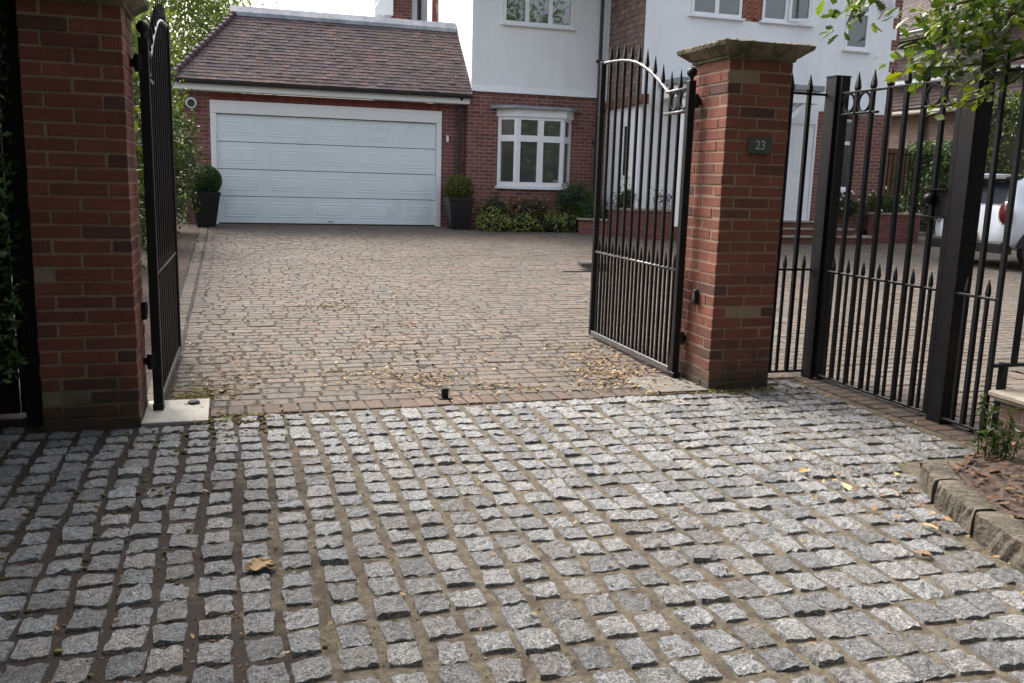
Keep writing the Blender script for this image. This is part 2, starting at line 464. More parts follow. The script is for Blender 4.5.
mb = MB()
def sett(mb, cx, cy, w, h, ang, zt):
    k = RNG.uniform(.66, 1.18); tint = RNG.uniform(-.035, .035)
    col = (k * (1 - tint), k, k * (1 + tint))
    ca, sa = math.cos(ang), math.sin(ang)
    hw, hh = w / 2, h / 2
    cor = [(-hw, -hh), (hw, -hh), (-hw, hh), (hw, hh)]
    cor = [(x + RNG.normal() * .0048, y + RNG.normal() * .0048) for x, y in cor]
    tx, ty = RNG.normal() * .022, RNG.normal() * .022
    n = 6
    g = np.linspace(-1, 1, n)
    v = []; f = []
    for j in range(n):
        for i in range(n):
            a, b = (g[i] + 1) / 2, (g[j] + 1) / 2
            x = (cor[0][0] * (1 - a) + cor[1][0] * a) * (1 - b) + (cor[2][0] * (1 - a) + cor[3][0] * a) * b
            y = (cor[0][1] * (1 - a) + cor[1][1] * a) * (1 - b) + (cor[2][1] * (1 - a) + cor[3][1] * a) * b
            e = max(abs(g[i]), abs(g[j])); cn = min(abs(g[i]), abs(g[j]))
            q = 1 - .025 * (e > .99 and cn > .99)
            edge = e > .99
            x = x * q + RNG.normal() * (.0017 if edge else .002); y = y * q + RNG.normal() * (.0017 if edge else .002)
            z = zt + x * tx + y * ty + RNG.normal() * .0034 - (.0018 if edge else 0) - (.0015 if edge and cn > .99 else 0)
            v.append((cx + x * ca - y * sa, cy + x * sa + y * ca, z))
    for j in range(n - 1):
        for i in range(n - 1):
            a = j * n + i; f.append((a, a + 1, a + n + 1, a + n))
    rim = [i for i in range(n)] + [n - 1 + n * j for j in range(1, n)] + [n * n - 1 - i for i in range(1, n)] + [n * (n - 1) - n * j for j in range(1, n - 1)]
    b0 = len(v)
    for r in rim:
        p = v[r]; dx, dy = p[0] - cx, p[1] - cy
        v.append((cx + dx * 1.05, cy + dy * 1.05, zt - .03))
    m = len(rim)
    for i in range(m): f.append((rim[i], b0 + i, b0 + (i + 1) % m, rim[(i + 1) % m]))
    mb.add(v, f, col)

PX_, PY_ = .1345, .1475
ROWS = [5.292]
while ROWS[-1] > -.5: ROWS.append(ROWS[-1] - PY_ * RNG.uniform(.9, 1.1))
i0 = int(-4.4 / PX_)
for i in range(i0, 31):
    wob = RNG.uniform(0, 6.28); drift = RNG.uniform(-.02, .02)
    X = .07 + i * PX_
    slip = 0
    for r in range(-2 if X > 3.6 else 0, len(ROWS) - 1):
        yt, yb = (ROWS[r], ROWS[r + 1]) if r >= 0 else (ROWS[0] - r * PY_, ROWS[0] - (r + 1) * PY_)
        h = yt - yb; slip = RNG.normal() * .004 + drift * .55
        cy = (yt + yb) / 2 + (slip if r > 0 else 0)
        if RNG.random() < .05: h *= .85
        t = max(0, X - .5)
        x = X + .012 * math.sin(cy * 1.7 + i * .35) + .007 * math.sin(cy * 4.1 + wob) + RNG.normal() * .003 + (.03 * (5.3 - cy) / 3 if X < -.3 else 0) * (-X)
        if x > 3.93 or x > kerb_x(cy) - .02: continue
        if -.57 < x < -.09 and cy > 5.12: continue
        if -1.05 < x < -.45 and cy > 5.1: continue
        ang = RNG.normal() * .022 - .03 * t
        gx = RNG.uniform(.025, .044); gy = RNG.uniform(.026, .043)
        if t > 1.2: gx *= .75; gy *= .75
        sett(mb, x, cy, PX_ - gx, h - gy, ang, RNG.normal() * .003)
struct(mb.build('sett_paving', M['sett']))

# block drive
mb = MB()
yy = [5.515, 5.65, 5.78, 5.9] + [6 + i * .5 for i in range(1, 27)]
for a, b in zip(yy[:-1], yy[1:]):
    for xa, xb in ((-.56, .4), (.4, 1.6), (1.6, 3), (3, 6), (6, 12), (12, 21)):
        dz = lambda y: zg(y) - .0045 + .0004 * math.sin(y * 9)
        mb.add([(xa, a, dz(a)), (xb, a, dz(a)), (xb, b, dz(b)), (xa, b, dz(b))], [(0, 1, 2, 3)])
mb.add([(4.03, 4.1, -.005), (21, 4.1, -.005), (21, 5.53, -.005), (4.03, 5.53, -.005)], [(0, 1, 2, 3)])
struct(mb.build('drive_bed', M['block_joint']))

PAL = [(1.0, .96, .93), (1.04, .98, .94), (1.05, .95, .89), (.95, .97, .96), (.88, .92, .93), (1.02, 1.0, .96), (1.07, .93, .87), (.97, .94, .92)]
def block(mb, x0, x1, y0, y1, pal=PAL, gap=.004, rough=1.0):
    c = pal[RNG.integers(len(pal))]; k = RNG.uniform(.87, 1.12); c = tuple(q * k for q in c)
    j = lambda: RNG.normal() * .0017 * rough
    g = gap * (1 + RNG.random())
    p = [(x0 + g + j(), y0 + g + j()), (x1 - g + j(), y0 + g + j()), (x1 - g + j(), y1 - g + j()), (x0 + g + j(), y1 - g + j())]
    dz = RNG.normal() * .0016; tx = RNG.normal() * .006; ty = RNG.normal() * .006
    cx, cy = (x0 + x1) / 2, (y0 + y1) / 2
    v = []
    for s, z in ((0, -.03), (0, -.004), (.005, 0.0)):
        for (x, y) in p:
            xx = x + (s if x < cx else -s); yy_ = y + (s if y < cy else -s)
            v.append((xx, yy_, zg(yy_) + z + (dz + (x - cx) * tx + (y - cy) * ty if z > -.02 else 0)))
    f = [(8, 9, 10, 11)]
    for a in (0, 4):
        for i in range(4): f.append((a + i, a + (i + 1) % 4, a + 4 + (i + 1) % 4, a + 4 + i))
    mb.add(v, f, c)

SOLD = [(.88, .72, .64), (.8, .68, .61), (.95, .76, .66), (.74, .65, .6), (.7, .66, .63)]
x = -.14
while x < 3.12:                                      # soldier course across the gateway
    w = RNG.uniform(.098, .108); block(mb, x, x + w, 5.315, 5.52, SOLD); x += w
y = 5.63
while y > 3.9:                                       # brick strip under the railings
    block(mb, 3.965, 4.165, y - .105, y, SOLD); y -= .105
x = 3.62
while x < 3.95:
    block(mb, x, x + .105, 5.62, 5.83, SOLD); x += .105
y = 5.74
while y < 18.6:                                      # edge course down the left side
    h = RNG.uniform(.2, .215); block(mb, -.535, -.40, y, y + h, PAL, .006); y += h
y = 5.525
row = 0
while y < 18.72:
    h = RNG.uniform(.134, .146)
    near = max(0, 1 - (y - 5.5) / 5)
    x = -.385 if y > 5.74 else -.13
    x += -RNG.uniform(0, .12) * 0
    xm = 3.10 if y < 5.9 else (20.5 if y > 8 else 20.5)
    first = True
    while x < xm:
        w = RNG.choice([.12, .15, .175, .20, .225]) * RNG.uniform(.96, 1.04)
        if first: w *= RNG.uniform(.6, 1); first = False
        x1 = min(x + w, xm)
        cx = (x + x1) / 2
        skip = (y > 16.2 and cx > 9.7 and cx < 15.2) or (y > 17.7 and cx > 7.6)
        if not skip and x1 - x > .04:
            mossy = (x < .25 and 5.5 < y < 8) or (2.3 < x < 3 and 5.6 < y < 7)
            block(mb, x, x1, y, y + h, PAL, .0085 if mossy else .0065, 1.5 if mossy else 1.0)
        x = x1
    y += h; row += 1
y = 5.525
while y > 4.2:
    x = 4.17
    while x < 10:
        w = RNG.choice([.12, .175, .205, .235, .27]); block(mb, x, x + w, y - .14, y); x += w
    y -= .14
for (xa, xb, y0, n) in ((4.17, 20, 5.525, 3), (3.62, 4.16, 5.835, 1)):
    for k in range(n):
        x = xa
        while x < xb:
            w = RNG.choice([.12, .175, .205, .235, .27]); block(mb, x, min(x + w, xb), y0 + k * .135, y0 + (k + 1) * .135); x += w
struct(mb.build('block_drive', M['block']))
mb = MB()
for a, b in zip(yy[:-1], yy[1:]):
    mb.add([(-4, a, zg(a) - .02), (-.53, a, zg(a) - .008), (-.53, b, zg(b) - .008), (-4, b, zg(b) - .02)], [(0, 1, 2, 3)])
struct(mb.build('soil_border', M['soil']))

# slabs by the gate feet
mb = MB(); mb.box(-.497, -.145, 5.185, 5.70, -.05, .012, ch=.004)
sl = tag(mb.build('paving_slab', M['concrete']), 'pale square concrete slab under the foot of the left gate', 'slab')
mb = MB(); mb.box(2.70, 3.12, 5.34, 5.80, -.05, .010, ch=.004)
tag(mb.build('paving_slab', M['concrete_dark']), 'grey concrete slab littered with leaves at the foot of the right gate', 'slab')
mb = MB(); mb.lathe((-.235, 5.585, .012), [(.035, 0), (.035, .012), (.022, .02)], 14)
tag(mb.build('floor_bolt', M['black_metal']), 'small round black bolt head set in the pale concrete slab', 'bolt')
t = thing('gate_stop', 'small black block standing up where the bricks meet the setts', 'gate stop', (1.29, 5.46, .0))
mb = MB(); mb.box(1.267, 1.309, 5.45, 5.485, 0, .07, ch=.004); mb.build('block', M['black_metal'], t)
mb = MB(); mb.box(1.245, 1.331, 5.435, 5.50, .002, .009); mb.build('base_plate', M['black_metal'], t)

# ------------------------------------------------------------------ gate pillars
def pier_bricks(x0, x1, y0, y1, z0, n, H=.0752):
    mb = MB(); W = x1 - x0; D = y1 - y0; hd = .1025; g = .0055
    def b(xa, xb, ya, yb, za, zb):
        k = RNG.uniform(.82, 1.12); r = RNG.random()
        c = (k, k, k)
        if r < .06: c = (.5 * k, .68 * k, .8 * k)
        elif r < .2: c = (.75 * k, .8 * k, .85 * k)
        j = lambda: RNG.normal() * .0017
        mb.box(xa + g + j(), xb - g + j(), ya + g + j(), yb - g + j(), za + g + j() * .6, zb - g + j() * .6, c, ch=.004)
    for i in range(n):
        za = z0 + i * H; zb = za + H
        if i % 2 == 0:
            for y_ in ((y0, y0 + hd), (y1 - hd, y1)):
                m = x0 + W * .5 + RNG.normal() * .008
                b(x0 - g, m, y_[0] - g if y_[0] == y0 else y_[0], y_[1] + (g if y_[1] == y1 else 0), za, zb)
                b(m, x1 + g, y_[0] - g if y_[0] == y0 else y_[0], y_[1] + (g if y_[1] == y1 else 0), za, zb)
            for x_ in ((x0, x0 + hd), (x1 - hd, x1)):
                b(x_[0] - (g if x_[0] == x0 else 0), x_[1] + (g if x_[1] == x1 else 0), y0 + hd, y1 - hd, za, zb)
        else:
            for x_ in ((x0, x0 + hd), (x1 - hd, x1)):
                m = y0 + D * .5 + RNG.normal() * .008
                xa = x_[0] - (g if x_[0] == x0 else 0); xb = x_[1] + (g if x_[1] == x1 else 0)
                b(xa, xb, y0 - g, m, za, zb); b(xa, xb, m, y1 + g, za, zb)
            for y_ in ((y0, y0 + hd), (y1 - hd, y1)):
                b(x0 + hd, x1 - hd, y_[0] - (g if y_[0] == y0 else 0), y_[1] + (g if y_[1] == y1 else 0), za, zb)
    return mb


def cap(x0, x1, y0, y1, prof, rough=.004, n=26):
    """square moulded cap: rings of the profile, edges broken by wear"""
    mb = MB(); v = []; f = []
    m = 4 * n
    for (o, z, j) in prof:
        xa, xb, ya, yb = x0 - o, x1 + o, y0 - o, y1 + o
        for s in range(4):
            for k in range(n):
                t = k / n
                p = [(xa + (xb - xa) * t, ya), (xb, ya + (yb - ya) * t), (xb - (xb - xa) * t, yb), (xa, yb - (yb - ya) * t)][s]
                v.append((p[0] + RNG.normal() * j, p[1] + RNG.normal() * j, z + RNG.normal() * j))
    for r in range(len(prof) - 1):
        for i in range(m):
            f.append((r * m + i, r * m + (i + 1) % m, (r + 1) * m + (i + 1) % m, (r + 1) * m + i))
    f.append(tuple(range(m))[::-1])
    v.append(((x0 + x1) / 2, (y0 + y1) / 2, prof[-1][1] + .015)); c = len(v) - 1
    b = (len(prof) - 1) * m
    for i in range(m): f.append((b + i, b + (i + 1) % m, c))
    mb.add(v, f); return mb

CAPP = [(-.05, 2.212, 0), (.012, 2.213, .001), (.014, 2.232, .001), (.026, 2.238, .001), (.040, 2.25, .001), (.066, 2.272, .0015),
        (.090, 2.286, .001), (.094, 2.296, .0015), (.098, 2.311, .0022), (.085, 2.318, .003), (.02, 2.326, .003)]
def pillar(x0, x1, y0, y1, label):
    t = thing('gate_pillar', label, 'gate pillar', ((x0 + x1) / 2, (y0 + y1) / 2, 0), 'brick pillars either side of the gateway')
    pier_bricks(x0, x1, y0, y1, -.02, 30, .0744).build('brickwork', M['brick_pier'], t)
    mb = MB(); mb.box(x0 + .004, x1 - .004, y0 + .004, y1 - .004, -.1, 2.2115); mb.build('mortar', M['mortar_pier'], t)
    cap(x0, x1, y0, y1, CAPP).build('cap', M['cap_stone'], t)
    return t
PL = pillar(-.985, -.50, 5.19, 5.675, 'red brick gate pillar in shade beside the dark hedge, with left gate hung on it')
PR = pillar(3.135, 3.612, 5.385, 5.865, 'red brick gate pillar with mossy stone cap bearing the house number plaque')

def sensor(par, x, sgn, y, z):
    mb = MB(); mb.box(min(x, x + sgn * .03), max(x, x + sgn * .03), y - .022, y + .022, z - .055, z + .05, ch=.006)
    o = mb.build('sensor', M['black_metal'], par)
    mb = MB(); mb.box(min(x + sgn * .03, x + sgn * .034), max(x + sgn * .03, x + sgn * .034), y - .014, y + .014, z - .02, z + .035)
    mb.build('lens', M['lens'], o)
sensor(PR, 3.130, -1, 5.60, .62); sensor(PL, -.495, 1, 5.49, .60)

mb = MB(); mb.box(3.305, 3.478, 5.358, 5.378, 1.612, 1.716, ch=.004)
plq = mb.build('number_plaque', M['plaque'], PR)
cu = bpy.data.curves.new('numerals', 'FONT'); cu.body = '23'; cu.size = .084; cu.extrude = .0025; cu.align_x = 'CENTER'; cu.align_y = 'CENTER'
tmp = bpy.data.objects.new('tmp_text', cu); COL.objects.link(tmp)
bpy.context.view_layer.update()
dg = bpy.context.evaluated_depsgraph_get()
me = bpy.data.meshes.new_from_object(tmp.evaluated_get(dg)); bpy.data.objects.remove(tmp)
me.materials.clear(); me.materials.append(M['digit'])
me.transform(Matrix.Translation(Vector((3.391, 5.3575, 1.664)) - Vector(ORG[PR.name])) @ Matrix.Rotation(R(90), 4, 'X') @ Matrix.Diagonal((.95, 1, 1, 1)))
o = bpy.data.objects.new('numerals', me); COL.objects.link(o); o.parent = plq


# ------------------------------------------------------------------ iron gates and railings
def bar(par, ax, s, z0, zs, zt, w, off=0.0, name='bar', org=(0, 0, 0)):
    """square bar with a spear head; ax = axis along which the panel runs, s = position on it"""
    mb = MB(); h = w / 2
    def P(a, b, z): return (org[0] + (b if ax == 'y' else a), org[1] + (a if ax == 'y' else b), org[2] + z)
    prof = [(h, z0), (h, zs), (h * .8, zs + .004), (h * 1.3, zs + .028), (h * 1.0, zs + .062), (.0012, zt)]
    v = []; f = []
    for (q, z) in prof:
        for a, b in ((-q, -q), (q, -q), (q, q), (-q, q)):
            v.append(P(s + a, off + b, z))
    for i in range(len(prof) - 1):
        for k in range(4): f.append((i * 4 + k, i * 4 + (k + 1) % 4, i * 4 + 4 + (k + 1) % 4, i * 4 + 4 + k))
    f.append((3, 2, 1, 0)); f.append(tuple(range(len(v) - 4, len(v))))
    if ax == 'y': f = [q[::-1] for q in f]
    mb.add(v, f); return mb.build(name, M['black_metal'], par)

GL = 1.665
def arch_z(s):
    pts = [(0, 2.05), (.36, 2.05), (.46, 2.115), (.62, 2.20), (.76, 2.262), (.92, 2.317), (1.08, 2.352), (1.25, 2.374), (1.42, 2.385), (1.55, 2.392), (1.76, 2.394)]
    for (a, za), (b, zb) in zip(pts[:-1], pts[1:]):
        if a <= s <= b: return za + (zb - za) * (s - a) / (b - a)
    return pts[-1][1]

def make_gate():
    t = thing('driveway_gate', 'x', 'gate', (0, 0, 0), 'pair of arched driveway gates')
    mb = MB(); mb.box(-.026, .026, -.026, .026, .05, 2.10, ch=.004); mb.lathe((0, 0, 2.10), [(.014, 0), (.014, .02), (.020, .026)], 10)
    mb.sphere((0, 0, 2.155), .036, 14, 9); mb.box(-.030, .030, -.05, .022, -.0, .05, ch=.004)
    mb.prism([(.026, .05), (.026, .22), (.065, .05)], -.022, .022, 'x')
    mb.build('hinge_stile', M['black_metal'], t)
    mb = MB(); mb.box(-.022, .022, GL - .022, GL + .022, .03, 2.41, ch=.004); mb.build('end_stile', M['black_metal'], t)
    mb = MB(); mb.box(-.02, .02, .026, GL - .022, .03, .075, ch=.003); mb.build('bottom_rail', M['black_sheen'], t)
    mb = MB(); mb.tube([(0, .026, .784), (0, GL - .022, .784)], .0115, 10); mb.build('middle_rail', M['black_sheen'], t, smooth=True)
    mb = MB(); mb.tube([(0, .026, 1.898), (0, .405, 1.898)], .0125, 10); mb.build('ring_rail', M['black_sheen'], t, smooth=True)
    mb = MB(); ss = [.026] + [.36 + i * .045 for i in range(0, 29)] + [GL - .02]
    mb.tube([(0, a, arch_z(a)) for a in ss], .0135, 10)
    mb.build('arched_rail', M['black_sheen'], t, smooth=True)
    for i in range(10):
        s = .165 + i * .1478
        bar(t, 'y', s, .07, arch_z(s), arch_z(s) + .145, .0205)
    for i in range(11):
        s = .165 + (i - .5) * .1478
        bar(t, 'y', s, .07, .785, .905, .017)
    for c in (.092, .239):
        mb = MB(); mb.ring((0, c, 1.978), .060, .007, 'x', 24, 6, flat=.012); mb.build('ring', M['black_metal'], t)
    for z in (1.965, .30):
        mb = MB(); mb.box(.026, .075, -.018, .018, z - .02, z + .02, ch=.003); mb.lathe((.03, -.02, z - .045), [(.02, 0), (.024, .02), (.024, .07), (.02, .09)], 12)
        mb.build('hinge', M['black_metal'], t)
    return t

GR = make_gate(); GR.location = (3.065, 5.76, 0); GR.rotation_euler = (0, 0, R(-1.2))
GR['label'] = 'black iron gate with arched spear-topped bars standing open beside the numbered pillar'
def copy_tree(o, parent=None):
    c = o.copy(); COL.objects.link(c); c.parent = parent
    for ch in list(o.children): copy_tree(ch, c)
    return c
GLf = copy_tree(GR); GLf.location = (-.425, 5.50, 0); GLf.scale = (-1, 1, 1); GLf.rotation_euler = (0, 0, R(-0.9))
GLf['label'] = 'black iron gate seen almost edge-on, standing open beside the left shaded pillar'

FX = 4.115
fence = thing('iron_railing', 'black spear-topped iron railing with two square posts right of the numbered pillar', 'railing', (FX, 5.0, 0))
def post(x, y, z1, w=.118):
    mb = MB(); h = w / 2; mb.box(x - h, x + h, y - h, y + h, -.05, z1, ch=.003)
    mb.box(x - h - .004, x + h + .004, y - h - .004, y + h + .004, z1, z1 + .006)
    mb.build('post', M['black_metal'], fence)
post(FX + .02, 5.60, 2.17); post(FX + .04, 4.33, 2.19)
def rail(par, ax, a, b, z, off, w=.026, h=.016, name='rail'):
    mb = MB()
    if ax == 'y': mb.box(off - w / 2, off + w / 2, a, b, z - h / 2, z + h / 2, ch=.003)
    else: mb.box(a, b, off - w / 2, off + w / 2, z - h / 2, z + h / 2, ch=.003)
    mb.build(name, M['black_metal'], par)
# short panel from the pillar to the first post
for z in (.045, .806, 2.05): rail(fence, 'x', 3.612, FX - .035, z, 5.65)
bar(fence, 'x', 3.94, .045, 2.05, 2.185, .026, 5.65); bar(fence, 'x', 3.79, .045, 2.05, 2.185, .026, 5.65)
for x in (3.70, 3.855, 4.015): bar(fence, 'x', x, .045, .806, .915, .018, 5.65)
# panel beyond the second post
for z in (.04, .806, 2.06): rail(fence, 'y', 3.95, 4.275, z, FX)
for y in (4.115, 3.965): bar(fence, 'y', y, .04, 2.06, 2.19, .025, FX)
for y in (4.20, 4.045): bar(fence, 'y', y, .04, .806, .915, .018, FX)
# panel standing on the low wall, running off to the right
mb = MB(); mb.box(4.19, 4.226, 3.945, 3.981, -.02, .445); mb.build('post', M['black_metal'], fence)
for z in (.43, 2.06): rail(fence, 'x', 4.13, 7.2, z, 3.963, .03, .02)
for i in range(18): bar(fence, 'x', 4.28 + i * .15, .43, 2.06, 2.19, .026, 3.963)

sg = thing('side_gate', 'narrow black iron pedestrian gate with rings and a round knob between the two square posts', 'gate', (FX, 5.0, 0))
for z in (.04, .806, 2.05): rail(sg, 'y', 4.40, 5.53, z, FX)
rail(sg, 'y', 4.40, 4.82, 1.905, FX); rail(sg, 'y', 5.13, 5.53, 1.905, FX)
for i in range(6): bar(sg, 'y', 5.355 - i * .161, .04, 2.05, 2.185, .026, FX)
for i in range(7): bar(sg, 'y', 5.435 - i * .1575, .04, .806, .912, .0165, FX)
for c in (5.437, 5.274, 4.63, 4.47):
    mb = MB(); mb.ring((FX, c, 1.978), .062, .007, 'x', 24, 6, flat=.012); mb.build('ring', M['black_metal'], sg)
for y in (5.522, 4.408):
    mb = MB(); mb.box(FX - .018, FX + .018, y - .018, y + .018, .035, 2.165); mb.build('stile', M['black_metal'], sg)
mb = MB(); mb.box(FX - .03, FX + .03, 4.42, 4.61, 1.238, 1.248); mb.box(FX - .03, FX + .03, 4.42, 4.61, 1.405, 1.415)
mb.box(FX - .0, FX + .03, 4.43, 4.59, 1.249, 1.404, ch=.004)
lk = mb.build('lock_case', M['black_metal'], sg)
mb = MB(); mb.tube([(FX - .03, 4.545, 1.35), (FX - .02, 4.545, 1.35), (FX + .06, 4.545, 1.35)], .012, 8); mb.sphere((FX - .035, 4.545, 1.352), .034, 14, 9)
mb.build('knob', M['black_metal'], lk, smooth=True)

# low wall to the right with stone cap
lw = thing('low_brick_wall', 'low brick wall with a stone coping at the right edge, behind the soil bed', 'wall', (4.2, 3.76, 0))
mb = MB(); mb.box(4.12, 7.4, 3.66, 3.87, -.1, .243); mb.build('brickwork', M['lowwall_brick'], lw)
mb = MB(); mb.box(4.07, 7.45, 3.61, 3.92, .27, .30, ch=.006); mb.box(4.083, 7.44, 3.623, 3.907, .257, .2695); mb.box(4.10, 7.42, 3.64, 3.89, .244, .2565)
mb.build('coping', M['coping'], lw)

# kerb stones and bed
def kerb_stone(i, a, b, wa, lab):
    (x0, y0), (x1, y1) = a, b
    d = np.array([x1 - x0, y1 - y0]); L = np.linalg.norm(d); d /= L; n = np.array([-d[1], d[0]])
    if n[0] < 0: n = -n
    mb = MB(); nx, v, f = 18, [], []
    prof = [(0, -.1), (-.003, .0), (.0, .06), (.003, .10), (.014, .113), (.075, .116), (wa - .012, .113), (wa, .10), (wa, -.1)]
    for k in range(nx):
        t = .006 + (L - .012) * k / (nx - 1)
        for (o, z) in prof:
            p = np.array([x0, y0]) + d * t + n * (o + RNG.normal() * .0035)
            v.append((p[0], p[1], z + RNG.normal() * .0028))
    m = len(prof)
    for k in range(nx - 1):
        for j in range(m - 1): f.append((k * m + j, k * m + j + 1, (k + 1) * m + j + 1, (k + 1) * m + j))
    f.append(tuple(range(m))[::-1]); f.append(tuple(range((nx - 1) * m, nx * m)))
    mb.add(v, f)
    tag(mb.build('kerb_stone', M['kerbstone']), lab, 'kerb stone', 'rough kerb stones edging the soil bed')
kerb_stone(0, (3.185, 3.41), (3.03, 3.15), .125, 'small mossy kerb stone at the far end of the row, pointing at the railing')
kerb_stone(1, (3.03, 3.145), (2.895, 2.78), .12, 'middle mossy kerb stone between the small end stone and the frame edge')
kerb_stone(2, (2.895, 2.775), (2.765, 2.2), .12, 'long mossy kerb stone running out of the right edge of the picture')
kerb_stone(3, (2.765, 2.195), (2.70, 1.5), .12, 'nearest kerb stone, beside the setts and outside the right edge')
mb = MB(); nxx, nyy = 46, 46; v = []; f = []
for j in range(nyy + 1):
    y = 1.2 + (3.93 - 1.2) * j / nyy
    xl = (kerb_x(y) + .13) if y < 3.35 else 3.30 + (y - 3.35) * 1.55
    for i in range(nxx + 1):
        x = xl + (7.2 - xl) * (i / nxx) ** 1.6
        e = min(1, (y - 1.2) * 3) * min(1, i / 4) * (1 if y < 3.3 else max(0, 1 - (y - 3.3) / .75) * .7 + .3)
        v.append((x, y, .012 + .055 * e + RNG.normal() * .006))
for j in range(nyy):
    for i in range(nxx):
        a = j * (nxx + 1) + i; f.append((a, a + 1, a + nxx + 2, a + nxx + 1))
mb.add(v, f); struct(mb.build('soil_bed', M['soil']))

# weed in the bed
w = thing('weed_plant', 'small green weed with upright leafy stems in the soil by the kerb', 'plant', (3.74, 3.52, .05))
mb = MB(); ml = MB()
for k in range(9):
    bx = 3.74 + RNG.normal() * .045; by = 3.52 + RNG.normal() * .045; hh = RNG.uniform(.12, .30) if k else .33
    lx, ly = RNG.normal() * .03, RNG.normal() * .03
    mb.tube([(bx, by, .03), (bx + lx * .5, by + ly * .5, .05 + hh * .5), (bx + lx, by + ly, .05 + hh)], [.004, .003, .0015], 5)
    n_ = int(hh * 120)
    P = np.array([(bx + lx * q, by + ly * q, .06 + hh * q) for q in RNG.random(n_)]) + RNG.normal(size=(n_, 3)) * .014
    leaf_cloud(ml, P, .048, .32, cols=[(.8, .9, .95), (.6, .7, .8), (1.0, 1.05, 1.0)])
mb.build('stem', M['leaf_dense'] if False else M['core'], w); ml.build('foliage', M['leaf'], w)

# ------------------------------------------------------------------ windows
def window(par, ax, x0, x1, z0, z1, yface, cols, fw=.055, transom=None, depth=.07, curtain=True, sill=True, name='window', wts=None):
    """casement window on a wall that faces -Y: frame, panes, curtains, dim room behind"""
    mb = MB(); yf0, yf1 = yface - .012, yface + depth
    mb.box(x0, x1, yf0, yf1, z0, z0 + fw, ch=.004); mb.box(x0, x1, yf0, yf1, z1 - fw, z1, ch=.004)
    mb.box(x0, x0 + fw, yf0 + .001, yf1, z0 + fw, z1 - fw, ch=.004); mb.box(x1 - fw, x1, yf0 + .001, yf1, z0 + fw, z1 - fw, ch=.004)
    W = x1 - x0
    for i in range(1, cols):
        xm = x0 + W * i / cols
        mb.box(xm - fw * .75, xm + fw * .75, yf0 + .002, yf1, z0 + fw, z1 - fw, ch=.004)
    if transom:
        for i in range(cols):
            mb.box(x0 + W * i / cols + fw * .7, x0 + W * (i + 1) / cols - fw * .7, yf0 + .003, yf1, transom - fw * .6, transom + fw * .6, ch=.004)
    fr = mb.build('window', M['upvc'], par)
    mb = MB()
    for i in range(cols):
        mb.box(x0 + W * i / cols + fw * .5, x0 + W * (i + 1) / cols - fw * .5, yface + .02, yface + .026, z0 + fw * .8, z1 - fw * .8)
    mb.build('pane', M['glass'], fr)
    mb = MB(); mb.box(x0 + .01, x1 - .01, yface + .5, yface + .52, z0, z1); mb.box(x0 + .01, x1 - .01, yface + .075, yface + .5, z0 - .02, z0)
    mb.box(x0 - .01, x0 + .01, yface + .075, yface + .5, z0, z1); mb.box(x1 - .01, x1 + .01, yface + .075, yface + .5, z0, z1); mb.box(x0, x1, yface + .075, yface + .5, z1, z1 + .02)
    mb.build('room', M['dark_room'], fr)
    if curtain:
        mb = MB(); n = int(W / .035); v = []; f = []
        for i in range(n + 1):
            x = x0 + .02 + (W - .04) * i / n
            yy_ = yface + .13 + (.018 if i % 2 else -.018) + RNG.normal() * .006
            v += [(x, yy_, z0 + .01), (x + RNG.normal() * .004, yy_, z1 - .01)]
        gaps = wts or []
        for i in range(n):
            t = i / n
            if any(a < t < b for a, b in gaps): continue
            f.append((2 * i, 2 * i + 2, 2 * i + 3, 2 * i + 1))
        mb.add(v, f); mb.build('curtain', M['curtain'], fr)
    if sill:
        mb = MB(); mb.box(x0 - .06, x1 + .06, yface - .07, yface + .02, z0 - .045, z0 - .002, ch=.004); mb.build('sill', M['upvc'], fr)
    return fr


def wall_front(mb, x0, x1, z0, z1, y, th, holes=()):
    """wall facing -Y with rectangular openings, made of butted boxes"""
    xs = sorted({x0, x1, *[h[0] for h in holes], *[h[1] for h in holes]})
    for a, b in zip(xs[:-1], xs[1:]):
        hs = sorted([h for h in holes if h[0] <= a + 1e-6 and h[1] >= b - 1e-6], key=lambda h: h[2])
        z = z0
        for h in hs:
            if h[2] > z: mb.box(a, b, y, y + th, z, h[2])
            z = h[3]
        if z < z1: mb.box(a, b, y, y + th, z, z1)


def tiles_plane(mb, o, u, w, nrm, U, Wd, gauge=.10, tw=.165, clip=None, pal=None, lift=.016, dark=.22):
    """overlapping plain tiles laid row by row on a plane (origin o, along u, up-slope w, outward nrm)"""
    o, u, w, nrm = map(np.array, (o, u, w, nrm))
    nr = int(Wd / gauge); r = 0
    for r in range(nr):
        x = -tw * (.5 if r % 2 else 0)
        while x < U:
            a, b = max(x, 0), min(x + tw, U)
            x += tw
            if b - a < .02: continue
            if clip and not clip((a + b) / 2, (r + .5) * gauge): continue
            q = RNG.random(); k = RNG.uniform(.8, 1.15)
            c = pal[RNG.integers(len(pal))]; c = tuple(z * k for z in c)
            g = .0025; j = RNG.normal() * .0025
            s0, s1 = r * gauge + RNG.normal() * .003, (r + 1.15) * gauge
            l0, l1 = lift + j, .004
            P = lambda xx, ss, hh: o + u * xx + w * ss + nrm * hh
            v = [P(a + g, s0, l0), P(b - g, s0, l0 + RNG.normal() * .0015), P(b - g, s1, l1), P(a + g, s1, l1), P(a + g, s0, -.002), P(b - g, s0, -.002)]
            mb.add(v, [(0, 1, 2, 3), (4, 5, 1, 0), (4, 0, 3), (1, 5, 2)], c)

